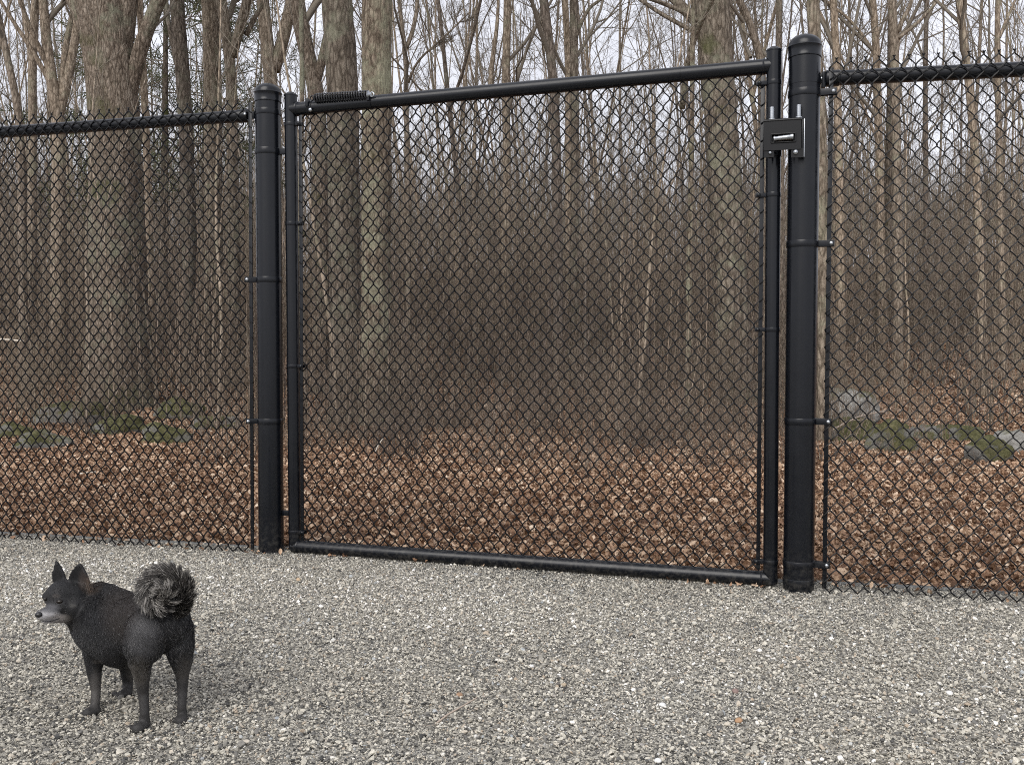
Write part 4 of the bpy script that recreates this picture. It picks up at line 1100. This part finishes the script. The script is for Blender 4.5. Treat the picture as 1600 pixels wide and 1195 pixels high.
def weld(pts, parent):   # small weld fillets where the tubes meet
    for p, dd in pts:
        mb = MB(); lathe(mb, p, dd, [(0, RRD * .98), (0, RRD + .0035), (.003, RRD + .003), (.007, RRD + .0003)], 32); part('weld', mb, M_BLACK, parent)
rd = nrm(tr_ - tl_); rb_ = nrm(br_ - bl_)
weld([(tl_ + rd * SR, rd), (tr_ - rd * SR, -rd)], trail); weld([(bl_ + rb_ * SR, rb_), (br_ - rb_ * SR, -rb_)], brail)
for px, py, w_ in ((1063, 116, .003),):
    f = (px - 456) / (1207 - 456); s_ = np.linalg.norm(gp(px, 171.5 + (103.5 - 171.5) * f) - tl_); mb = MB()
    lathe(mb, tl_ + rd * s_, rd, [(0, RRD - .001), (.0005, RRD + .0009), (.003, RRD + .0009), (.0035, RRD - .001)], 32); part('rail_joint', mb, M_BLACK, trail)
# mesh
g_t0, g_t1 = gp(469, 179), gp(1191, 115); g_b0, g_b1 = gp(472, 847), gp(1186, 893)
chain(gate, g_b0, g_b1, g_t0, g_t1, gn, seed=17)
def gbar(pt, pb, nm):
    t = gp(*pt, .006); b_ = gp(*pb, .006); ax = nrm(t - b_); mb = MB(); L = np.linalg.norm(t - b_)
    box(mb, (t + b_) / 2, gx, nrm(np.cross(ax, gx)), ax, .0070, .0024, L / 2, .001); part('tension_bar', mb, M_BLACK, gate)
    mb = MB(); nk = int(L / .06)
    for j in range(nk):
        c = b_ + ax * (j + .5) * L / nk; sgn = 1 if nm == 'l' else -1; th = np.linspace(-.4, 3.6, 7)
        tube(mb, [c + gx * sgn * (-.0095 * math.sin(q) + .002) + gn * .0058 * math.cos(q) + ax * (q - 1.6) * .0055 for q in th], .0022, 5)
    part('knuckled_wire', mb, M_WIRE, gate)
gbar((469.5, 180), (472.5, 845), 'l'); gbar((1192, 119), (1184.5, 889), 'r')
for py in (195, 350, 572, 830): c = p_on(lb, lax, py); band(gate, c, SR, lax, gx + gn * .15, .024, .016, 'gate_band', True, gn, .0016)
for py in (130, 305, 515, 877): c = p_on(rb, rax, py); band(gate, c, SR, rax, -gx + gn * .15, .030, .016, 'gate_band', True, gn, .0016)
for o_ in [o for o in gate.children if o.name.startswith('gate_band')]:
    for ch in o_.children: ch.data.materials.clear(); ch.data.materials.append(M_BLACK)
# hinges: a clamp on the post, pintle to the stile
for py in (238, 800):
    c = p_on(La, Lx, py); s_ = p_on(lb, lax, py); t = s_ - c; t = t - Lx * np.dot(t, Lx); reach = np.linalg.norm(t) - PR - SR
    if py == 238: h_ = band(left_post, c, PR, Lx, t, reach + .004, .026, 'hinge_band', False, None)
    else:
        mb = MB(); tt = nrm(t); box(mb, c + tt * (PR + reach / 2), tt, np.cross(Lx, tt), Lx, reach / 2 + .004, .003, .011, .001); h_ = part('hinge_pin', mb, M_BLACK, left_post)
# closer spring lying along the top rail
s0 = gp(489, 153.5, .030); s1 = gp(580, 148, .030); sdir = nrm(s1 - s0); u_, v_, w_ = frame(sdir); Ls = np.linalg.norm(s1 - s0)
turns = 21; th = np.linspace(0, turns * 2 * math.pi, turns * 14)
P_ = [s0 + sdir * (.012 + (Ls - .024) * q / th[-1]) + (u_ * math.cos(q) + v_ * math.sin(q)) * .0155 for q in th]
mb = MB(); tube(mb, P_, .0031, 7)
spring = part('closer_spring', mb, M_COIL, gate)
mb = MB(); cyl(mb, s0 + sdir * .012, s1 - sdir * .012, .0085, 18); part('spring_rod', mb, M_LATCH, spring)
for k_, (e_, sg_) in enumerate(((s0, -1), (s1, 1))):
    mb = MB(); th = np.linspace(0, 2 * math.pi, 20)
    q0 = e_ + sdir * sg_ * -.006
    tube(mb, [q0 + sdir * sg_ * .009 + (sdir * math.cos(a) + UP * math.sin(a)) * .0085 for a in th], .0028, 7)
    lathe(mb, e_ - sdir * sg_ * .014, sdir * sg_, [(0, .0155), (.004, .0155), (.008, .008), (.014, .0045)], 24)
    part('spring_hook', mb, M_STEEL if k_ == 1 else M_BLACK, spring)
for px, py, nm in ((485.5, 166, 'spring_clamp'), (580.5, 159.5, 'spring_collar')):
    c = gp(px, py); s_ = np.dot(c - tl_, rd); c = tl_ + rd * s_; mb = MB(); wd = .014 if nm == 'spring_clamp' else .006
    lathe(mb, c - rd * wd, rd, [(0, RRD), (0, RRD + .0025), (2 * wd, RRD + .0025), (2 * wd, RRD)], 36)
    box(mb, c + UP * (RRD * .55) + gn * .026, rd, gn, UP, .006, .010, .016, .002)
    o_ = part(nm, mb, M_BLACK, gate)
    if nm == 'spring_clamp':
        b = MB(); bp_ = gp(485, 172, .029); lathe(b, bp_, gn, [(0, .0085), (.002, .0085), (.0055, .006), (.007, .002)], 14)
        me = b.mesh('bolt', M_STEEL); o2 = obj('bolt', me, o_)

# latch -------------------------------------------------------------
lo_ = .088
def lp(px, py, off=lo_): return gp(px, py, off)
def sheet(mb, quad, th, mi=0):
    """flat steel sheet from four picture-plane corners given in world space, with thickness along the gate normal"""
    q = np.array(quad); V = np.concatenate([q + gn * th / 2, q - gn * th / 2])
    F = [[0, 1, 2, 3], [7, 6, 5, 4], [0, 4, 5, 1], [1, 5, 6, 2], [2, 6, 7, 3], [3, 7, 4, 0]]
    mb.add(V, np.array(F), None, mi)
latch = None
mb = MB()
# front plate with a window: four strips round the opening
A, B_, Cc, Dd = (1194, 190.5), (1252, 187), (1252, 233), (1194, 236)
wa, wb, wc, wd_ = (1205, 210.5), (1243, 208), (1243, 221.5), (1205, 223.5)
T = .004
for quad in ((A, B_, wb, wa), (wb, B_, Cc, wc), (wd_, wc, Cc, Dd), (A, wa, wd_, Dd)): sheet(mb, [lp(*p) for p in quad], T)
# recessed pan behind the window, side walls and the rolled top edge
for quad in ((wa, wb, wc, wd_),): sheet(mb, [lp(*p, lo_ - .016) for p in quad], .003)
tube(mb, [lp(1193.5, 190, lo_ - .003), lp(1252.5, 186.2, lo_ - .003)], .0062, 18)
box(mb, (lp(1194, 190.5, lo_ - .02) + lp(1194, 236, lo_ - .02)) / 2, gn, gx, UP, .022, .0018, .052, .001)
# lugs
for quad in (((1194, 235), (1209, 234.6), (1209, 246), (1194, 246.8)), ((1236, 232.5), (1257, 231.5), (1257, 246.2), (1236, 246.6))): sheet(mb, [lp(*p, lo_ - .004) for p in quad], T)
# raised lips round the window
for p, q in ((wa, wb), (wb, wc), (wc, wd_), (wd_, wa)): tube(mb, [lp(*p, lo_ + .003), lp(*q, lo_ + .003)], .0028, 8)
latch = part('latch_box', mb, M_LATCH, gate, ang=30)
mb = MB(); c = (lp(1257.3, 187, lo_ - .010) + lp(1256.3, 246.5, lo_ - .010)) / 2; hh = np.linalg.norm(lp(1257, 187) - lp(1257, 246.5)) / 2
box(mb, c, gn, gx, UP, .014, .0013, hh, .0006); part('latch_side_plate', mb, M_STEEL, latch)
mb = MB(); box(mb, (lp(1252, 187, lo_ - .022) + lp(1257, 187, lo_ - .022)) / 2 - UP * hh, gx, gn, UP, .0055, .002, hh, .0008); part('latch_return', mb, M_BLACK, latch)
for px, y0, y1 in ((1206.2, 171.5, 190), (1248.3, 168, 187)):
    mb = MB(); a_ = lp(px, y1, lo_ - .012); b_ = lp(px, y0, lo_ - .012); ax = nrm(b_ - a_); L = np.linalg.norm(b_ - a_)
    pr = [(0, .0072)] + [(L * k / 14, .0072 if k % 2 else .0078) for k in range(1, 13)] + [(L * .97, .0074), (L, .0052)]
    lathe(mb, a_, ax, [(.0, .0115), (.009, .0115)] + [(h_ + .009, r_) for h_, r_ in pr if h_ + .009 < L + .009], 20); part('upright_bolt', mb, M_STEEL, latch)
mb = MB(); a_ = lp(1208.5, 217.2, lo_ + .004); b_ = lp(1240, 213.6, lo_ + .004); L = np.linalg.norm(b_ - a_)
lathe(mb, a_, nrm(b_ - a_), [(0, .004), (.0015, .0082), (.006, .0086), (.008, .0075), (L - .012, .0085), (L - .010, .0098), (L - .001, .0098), (L, .006)], 22); part('slide_pin', mb, M_STEEL, latch)
for px, py, r_ in ((1203.4, 239.3, .0062), (1243.2, 238, .0088)):
    mb = MB(); lathe(mb, lp(px, py, lo_ - .002), gn, [(0, r_ * 1.0), (.003, r_), (.0065, r_ * .75), (.0085, r_ * .25)], 18); part('carriage_bolt', mb, M_STEEL, latch)
mb = MB(); lathe(mb, lp(1203.8, 242, lo_ - .02), gn, [(0, .013), (.012, .013), (.016, .010)], 22); part('round_bumper', mb, M_BLACK, latch)
# clamps that tie the latch to stile and post
mb = MB(); c = p_on(rb, rax, 240); lathe(mb, c - rax * .012, rax, [(0, SR), (0, SR + .003), (.024, SR + .003), (.024, SR)], 36); part('latch_clamp', mb, M_BLACK, latch)
# ================================================================== DOG
def build_dog():
    HD = np.array([-.81, .59, 0.])                  # the way the body points
    foot = on_z(215, 1120); root = thing('dog', 'small black dog with grey muzzle and curled bushy tail standing on the gravel', 'dog', (foot[0], foot[1], 0))
    O = np.array([foot[0], foot[1], 0.])
    def S(px, py, Y, r): return at(px, py, Y), r * Y / FPX
    def G(px, py, r):                                # a point whose sphere rests on the ground
        z = r * 2.18 / FPX * .85 + .005; Y = (EYE - z) * FPX / (py - 533.0); return at(px, py, Y), r * Y / FPX
    mb = MB()
    def ball(c, r, sc=(1, 1, 1), rot=None):
        bm = bmesh.new(); bmesh.ops.create_icosphere(bm, subdivisions=3, radius=1); V = np.array([v.co[:] for v in bm.verts]); F = np.array([[v.index for v in f.verts] for f in bm.faces]); bm.free()
        V = V * np.array(sc) * r
        if rot is not None: V = V @ np.array(rot)
        mb.add(V + c, F)
    def cone(a, b_, sub=None):
        (p, r), (q, s) = a, b_; L = np.linalg.norm(q - p)
        n = max(2, int(L / .006)); 
        prof = []
        ax = (q - p) / L
        for i in range(6): t = i / 5 * math.pi / 2; prof.append((-r * math.cos(t), r * math.sin(t) + 1e-4))
        for i in range(1, n): t = i / n; prof.append((L * t, r + (s - r) * t))
        for i in range(6): t = i / 5 * math.pi / 2; prof.append((L + s * math.sin(t), s * math.cos(t) + 1e-4))
        lathe(mb, p, ax, prof, 20)
    def limb(*pts):
        for a, b_ in zip(pts[:-1], pts[1:]): cone(a, b_)
    # trunk of the body
    limb(S(260, 974, 2.165, 37), S(244, 977, 2.18, 45), S(214, 980, 2.22, 52), S(197, 987, 2.245, 56), S(172, 974, 2.285, 54), S(155, 955, 2.31, 45))
    limb(S(246, 962, 2.185, 28), S(205, 953, 2.24, 26), S(160, 938, 2.305, 27))
    limb(S(170, 985, 2.28, 46), S(147, 985, 2.295, 31), S(140, 965, 2.305, 33))
    # neck and head
    limb(S(158, 950, 2.31, 40), S(139, 943, 2.305, 31), S(122, 937, 2.295, 27))
    limb(S(140, 965, 2.30, 30), S(120, 955, 2.28, 24))
    limb(S(116, 931, 2.285, 27), S(97, 931, 2.27, 25)); ball(*S(118, 948, 2.265, 22)); ball(*S(88, 932, 2.268, 18))
    limb(S(96, 948, 2.25, 19), S(80, 956, 2.232, 12), S(67, 960, 2.215, 8.8)); limb(S(100, 958, 2.25, 16), S(82, 965, 2.235, 8.5), S(70, 968, 2.222, 5.8))
    ball(*S(63, 960, 2.21, 8)); ball(*S(98, 932, 2.25, 9)); ball(*S(74, 931, 2.262, 8)); ball(*S(85, 942, 2.248, 12))
    # ears: cupped triangles
    def ear(bl, br, tip, Y, depth):
        A = at(bl[0], bl[1], Y); B = at(br[0], br[1], Y); T = at(tip[0], tip[1], Y + .004); n = 11
        u = (B - A); fw = np.array([-.35, -.93, 0]); V = []; W = 9
        for i in range(n):
            t = i / (n - 1); w = (1 - t) ** .72 * (1 + .25 * math.sin(t * 3.1)); c = (A + B) / 2 * (1 - t) + T * t
            for j in range(W):
                s = (j / (W - 1) - .5) * 2; cup = (1 - s * s) * depth * (1 - t) ** .6
                V.append(c + u * .5 * s * w - fw * cup)
        V = np.array(V); th = .0044; V2 = np.concatenate([V + fw * th, V - fw * th]); idx = np.arange(n * W).reshape(n, W); F = []
        for i in range(n - 1):
            for j in range(W - 1):
                a, b_, c, d = idx[i, j], idx[i, j + 1], idx[i + 1, j + 1], idx[i + 1, j]
                F += [(a, b_, c, d), (d + n * W, c + n * W, b_ + n * W, a + n * W)]
        for i in range(n - 1):
            for j in (0, W - 1):
                a, d = idx[i, j], idx[i + 1, j]; q = (a, d, d + n * W, a + n * W); F.append(q if j == 0 else q[::-1])
        for j in range(W - 1):
            for i in (0, n - 1):
                a, b_ = idx[i, j], idx[i, j + 1]; q = (a, a + n * W, b_ + n * W, b_); F.append(q if i == 0 else q[::-1])
        mb.add(V2, np.array(F))
    ear((105, 917), (141, 924), (124, 878), 2.268, .012); ear((83, 914), (104, 911), (87, 874), 2.292, .007)
    ball(*S(259, 920, 2.125, 21)); ball(*S(250, 925, 2.12, 17))
    # legs
    def toes(px, py, n, r, dx=-4.6, spread=5.2):
        for i in range(n):
            k = i - (n - 1) / 2; q = G(px + dx + k * spread * .75 + abs(k) * 1.2, py + k * 1.6 + 1.0 - abs(k) * .6, r); ball(*q, (1.15, 1, .9))
    limb(S(158, 985, 2.265, 30), S(149, 1018, 2.25, 19), S(147, 1044, 2.245, 12), S(150, 1078, 2.238, 7.2), S(149, 1098, 2.225, 7.2), G(147, 1111, 8.8)); cone(G(150, 1111, 8), G(138, 1114, 9)); toes(136, 1115, 4, 5.6)
    limb(S(188, 1005, 2.33, 26), S(198, 1042, 2.345, 11), S(200, 1066, 2.352, 8), G(199, 1082, 8)); cone(G(199, 1082, 7.5), G(191, 1085, 8)); toes(188, 1086, 4, 5.2)
    limb(S(232, 984, 2.135, 36), S(225, 1008, 2.13, 31), S(219, 1033, 2.135, 18), S(222, 1060, 2.14, 11), S(224, 1082, 2.145, 8.3), S(226, 1112, 2.135, 7.3), G(226, 1132, 9)); cone(G(226, 1133, 8.5), G(216, 1138, 10)); toes(213, 1139, 4, 6)
    limb(S(276, 984, 2.18, 26), S(280, 1008, 2.18, 23), S(284, 1032, 2.19, 16.5), S(285, 1056, 2.19, 10), S(285, 1080, 2.185, 7.8), S(284, 1104, 2.175, 7.0), G(285, 1121, 8.6)); cone(G(285, 1122, 8), G(282, 1126, 9.5)); toes(280, 1127, 4, 5.6, -1.5, 7)
    # tail core
    tp = [(262, 962, 2.15), (280, 958, 2.135), (289, 938, 2.12), (287, 912, 2.115), (268, 897, 2.12), (246, 896, 2.12), (231, 910, 2.115), (229, 930, 2.105), (240, 944, 2.10), (257, 942, 2.095), (266, 930, 2.095), (261, 918, 2.095), (251, 919, 2.095)]
    TP = resample(np.array([at(*q) for q in tp]), 26); tr = np.interp(np.linspace(0, 1, 26), [0, .1, .5, 1], [.013, .010, .009, .004])
    for i in range(0, 25): cone((TP[i], tr[i]), (TP[i + 1], tr[i + 1]))
    src = mb.mesh('dog_source', M_BLACK)
    tmp = bpy.data.objects.new('dog_source', src); C.objects.link(tmp)
    md = tmp.modifiers.new('r', 'REMESH'); md.mode = 'VOXEL'; md.voxel_size = .0034
    ms = tmp.modifiers.new('s', 'SMOOTH'); ms.factor = .55; ms.iterations = 5
    dg = bpy.context.evaluated_depsgraph_get(); dg.update()
    body = bpy.data.meshes.new_from_object(tmp.evaluated_get(dg)); bpy.data.objects.remove(tmp); bpy.data.meshes.remove(src)
    n = len(body.vertices); V = np.empty(n * 3, np.float32); body.vertices.foreach_get('co', V); V = V.reshape(-1, 3).astype(float)
    Nn = np.empty(n * 3, np.float32); body.vertices.foreach_get('normal', Nn); Nn = Nn.reshape(-1, 3).astype(float)
    nose = at(58, 961, 2.2); skull = at(112, 932, 2.285); ctr = at(205, 980, 2.23)
    def zones(P):
        """coat colour with a painted haunch sheen, and hair length at points P, from where they sit on the animal"""
        rel = P - np.array([0, 0, EYE]); f = rel[:, 1] * math.cos(PITCH) - rel[:, 2] * math.sin(PITCH); u = rel[:, 1] * math.sin(PITCH) + rel[:, 2] * math.cos(PITCH)
        px = 800 + FPX * rel[:, 0] / f; py = 597.5 - FPX * u / f
        def blob(x, y, rx, ry, soft=.35): d = np.sqrt(((px - x) / rx) ** 2 + ((py - y) / ry) ** 2); return np.clip((1 + soft - d) / (2 * soft), 0, 1)
        base = np.tile(np.array([[.0145, .0143, .0152]]), (len(P), 1)); nz = vnoise(P[:, 0] * 45, P[:, 2] * 45 + P[:, 1] * 30, 61)[:, None]
        base = base * (1 + .55 * nz)
        def mixz(b_, m_, c): return b_ * (1 - m_[:, None]) + np.array(c)[None] * m_[:, None]
        base = mixz(base, blob(190, 955, 30, 40) * .6, (.034, .026, .021)); base = mixz(base, blob(142, 912, 16, 14) * .7, (.05, .034, .024))
        base = mixz(base, blob(224, 995, 24, 30) * .8, (.075, .074, .077)); base = mixz(base, blob(286, 1010, 14, 26) * .5, (.03, .03, .031))  # grey hair on the thighs, with the haunch's light sheen painted into it
        base = mixz(base, blob(218, 1050, 18, 22) * .75, (.11, .10, .088)); base = mixz(base, blob(288, 1045, 14, 20) * .6, (.09, .082, .074))
        base = mixz(base, np.clip((py - 1060) / 20, 0, 1) * .7, (.055, .052, .050)); base = mixz(base, blob(152, 1033, 8, 3) * .5, (.10, .09, .08))
        base = mixz(base, blob(150, 1075, 10, 26) * .7, (.10, .092, .085))
        base = mixz(base, blob(74, 966, 19, 12) * .97, (.68, .66, .66)); base = mixz(base, blob(90, 968, 16, 8) * .75, (.26, .24, .23)); base = mixz(base, blob(98, 966, 12, 6) * .5, (.2, .18, .16))
        base = mixz(base, blob(78, 951, 14, 7) * .7, (.11, .11, .118)); base = mixz(base, blob(88, 931, 6, 3) * .4, (.12, .105, .095)); base = mixz(base, blob(114, 946, 5, 3) * .4, (.11, .105, .095))
        base = mixz(base, blob(129, 905, 6, 13) * .6, (.06, .048, .042)); base = mixz(base, blob(140, 912, 5, 14) * .6, (.10, .07, .05))
        L = np.full(len(P), .0072); L = np.where((px < 128) & (py < 985), .0034, L); L = np.where((px > 125) & (px < 160) & (py < 975), .0105, L)
        L = np.where(py > 1010, np.interp(py, [1010, 1060], [.0062, .0024]), L); L = np.where((px > 250) & (px < 282) & (py > 965) & (py < 1045), .010, L); L = np.where((px < 145) & (py < 908), .0016, L); L = np.where((px < 82), .0022, L)
        L = np.where((np.abs(px - 225) < 16) & (py > 1025) & (py < 1060), .009, L)
        return base, L, px, py
    col, L, px, py = zones(V)
    a = body.attributes.new('tone', 'FLOAT_VECTOR', 'POINT'); a.data.foreach_set('vector', (col * .8).astype(np.float32).reshape(-1))
    m, nn, l, b = mat('dog_coat', (.02, .02, .02), .6, 0, .3)
    at_ = N(nn, 'ShaderNodeAttribute', attribute_name='tone'); l.new(at_.outputs['Vector'], b.inputs['Base Color'])
    m2, nn, l, b = mat('dog_fur', (.02, .02, .02), .42, 0, .45)
    at_ = N(nn, 'ShaderNodeAttribute', attribute_name='tone'); l.new(at_.outputs['Vector'], b.inputs['Base Color'])
    body.materials.clear(); body.materials.append(m)
    body.polygons.foreach_set('use_smooth', np.full(len(body.polygons), True)); body.polygons.foreach_set('material_index', np.zeros(len(body.polygons), np.int32))
    body.vertices.foreach_set('co', (V - O).astype(np.float32).reshape(-1)); body.update()
    obj('body', body, root)
    # ---- fur
    g = np.random.default_rng(90)
    nt = len(body.polygons); fc = np.empty(nt * 3, np.float32); body.polygons.foreach_get('center', fc); fc = fc.reshape(-1, 3).astype(float) + O
    fn = np.empty(nt * 3, np.float32); body.polygons.foreach_get('normal', fn); fn = fn.reshape(-1, 3).astype(float); fa = np.empty(nt, np.float32); body.polygons.foreach_get('area', fa)
    K = 60000; pick = g.choice(nt, K, p=fa / fa.sum()); P = fc[pick] + g.normal(0, .0013, (K, 3)); nrl = fn[pick]
    P = P - nrl * (np.sum((P - fc[pick]) * nrl, 1, keepdims=True))
    cl, Ls, px, py = zones(P)
    dtail = np.min(np.linalg.norm(P[:, None] - TP[None, 3:], axis=2), 1); keep = dtail > .016; P, nrl, cl, Ls, px, py = (q[keep] for q in (P, nrl, cl, Ls, px, py)); K = len(P)
    flow = np.tile(-HD * .9 + np.array([0, 0, -.45]), (K, 1)); head = (px < 132) & (py < 985)
    flow[head] = nrm(P[head] - nose); lw = np.clip((py - 985) / 70, 0, 1)[:, None]; flow = flow * (1 - lw) + np.array([.15, -.1, -1]) * lw
    neck = (px >= 125) & (px < 165) & (py < 990); flow[neck] = flow[neck] * .4 + np.array([.5, -.25, -.75]) * .6
    earz = head & (py < 904); flow[earz] = np.array([0, 0, 1.])
    flow = flow + .22 * np.stack([vnoise(P[:, 0] * 60, P[:, 2] * 60, q) for q in (71, 72, 73)], -1) + g.normal(0, .13, (K, 3))
    tn = nrm(flow - nrl * np.sum(flow * nrl, 1, keepdims=True)); d0 = nrm(tn + nrl * .34); d1 = nrm(tn + nrl * .12 + np.array([0, 0, -.1])); Ls = Ls * g.uniform(.6, 1.3, K)
    Pp = np.stack([P - nrl * .001, P + d0 * (Ls * .5)[:, None], P + d0 * (Ls * .5)[:, None] + d1 * (Ls * .5)[:, None]], 1)
    cs_ = None; griz = g.random(K) < (.03 + .22 * ((px > 198) & (px < 300) & (py > 955) & (py < 1040)) + .25 * ((px < 105) & (py > 945))); val = g.uniform(.7, 1.5, K)[:, None]
    cs = cl * val; cs[griz] = np.array([.11, .107, .105]) * g.uniform(.5, 1.6, (griz.sum(), 1))
    mb2 = MB(); th = g.uniform(.0003, .00052, K); th = np.where(Ls < .004, th * .8, th)
    tubes(mb2, Pp - O, th[:, None] * np.array([[1, .8, .15]]), 3, False, cs)
    # tail plume: hairs sweep along the curl and outward
    K2 = 26000; t = g.random(K2) ** .85 * .98 + .02; f = t * 25; i = np.clip(f.astype(int), 0, 24); w = (f - i)[:, None]
    c = TP[i] * (1 - w) + TP[i + 1] * w; tg = nrm(TP[i + 1] - TP[i]); rn = g.normal(size=(K2, 3)); pr = nrm(rn - tg * np.sum(rn * tg, 1, keepdims=True))
    tc_ = TP[8:22].mean(0); outw = nrm(c - tc_ + 1e-6); Lh = np.interp(t, [0, .12, .3, .8, 1], [.008, .014, .022, .024, .018]) * g.uniform(.6, 1.15, K2)
    clump = np.stack([vnoise(t * 130, pr[:, 0] * 3 + pr[:, 2] * 3, q) for q in (81, 82, 83)], -1)
    d0 = nrm(pr * .8 + tg * .8 + outw * .12 + clump * .6); d1 = nrm(d0 + tg * .5 + outw * .1 + clump * .3 + np.array([0, 0, -.08]))
    s = c + pr * .009; p1 = s + d0 * (Lh * .45)[:, None]; p2 = p1 + d1 * (Lh * .4)[:, None]; p3 = p2 + nrm(d1 + tg * .35)*(Lh * .35)[:, None]
    Q = np.stack([s, p1, p2, p3], 1); dark = np.array([.032, .030, .029]); light = np.array([.46, .435, .40]); 
    inner = np.clip((t - .45) * 1.9, 0, 1); pl = .06 + .5 * inner * (vnoise(t * 60, pr[:, 2] * 4, 88) > -.1); il = g.random(K2) < pl
    brown = np.array([.09, .082, .073]); rc = np.where(il[:, None], light * g.uniform(.5, 1.6, (K2, 1)), np.where((g.random(K2) < .5)[:, None], brown, dark) * g.uniform(.6, 1.6, (K2, 1)))
    A = np.stack([rc * .35, rc * .7, rc, rc * 1.1], 1); tubes(mb2, Q - O, np.full((K2, 1), .00040) * np.array([[1, 1, .8, .2]]), 3, False, A)
    fo = obj('fur', mb2.mesh('fur', m2, True, True), root); fo['kind'] = 'stuff'
    # eyes, nose, mouth
    eye = mat('dog_eye', (.010, .007, .005), .18, 0, .4)[0]; nm = mat('dog_nose', (.012, .012, .013), .35, 0, .5)[0]
    def small(name, c, r, sc, m_):
        bm = bmesh.new(); bmesh.ops.create_uvsphere(bm, u_segments=16, v_segments=10, radius=1)
        for v in bm.verts: v.co = Vector((v.co.x * r * sc[0], v.co.y * r * sc[1], v.co.z * r * sc[2]))
        me = bpy.data.meshes.new(name); bm.to_mesh(me); bm.free()
        for q in me.polygons: q.use_smooth = True
        me.materials.append(m_); o = obj(name, me, root); o.location = c - O; return o
    def snap(px, py, inset):
        """nearest skin point along the line of sight"""
        d = ray(px, py); d = d / np.linalg.norm(d); E = np.array([0, 0, EYE]); rel = V - E; tt = rel @ d; dist = np.linalg.norm(rel - tt[:, None] * d, axis=1); k = dist < .004
        tmin = tt[k].min() if k.any() else 2.2; return E + d * (tmin + inset)
    small('eye', snap(93, 939.5, .0022), .0068, (1.15, .8, .8), eye); small('eye', snap(71, 935.5, .0026), .0052, (.9, .8, .8), eye)
    small('nose', snap(60.5, 960, .003), .0085, (1.0, .8, .78), nm)
    mp = [snap(*q, .0004) for q in ((63, 969), (70, 971), (78, 970.5), (86, 968), (93, 965.5))]
    mb3 = MB(); tube(mb3, [p - O for p in mp], [.0008, .0011, .0011, .001, .0006], 6); obj('mouth', mb3.mesh('mouth', nm), root)
build_dog()
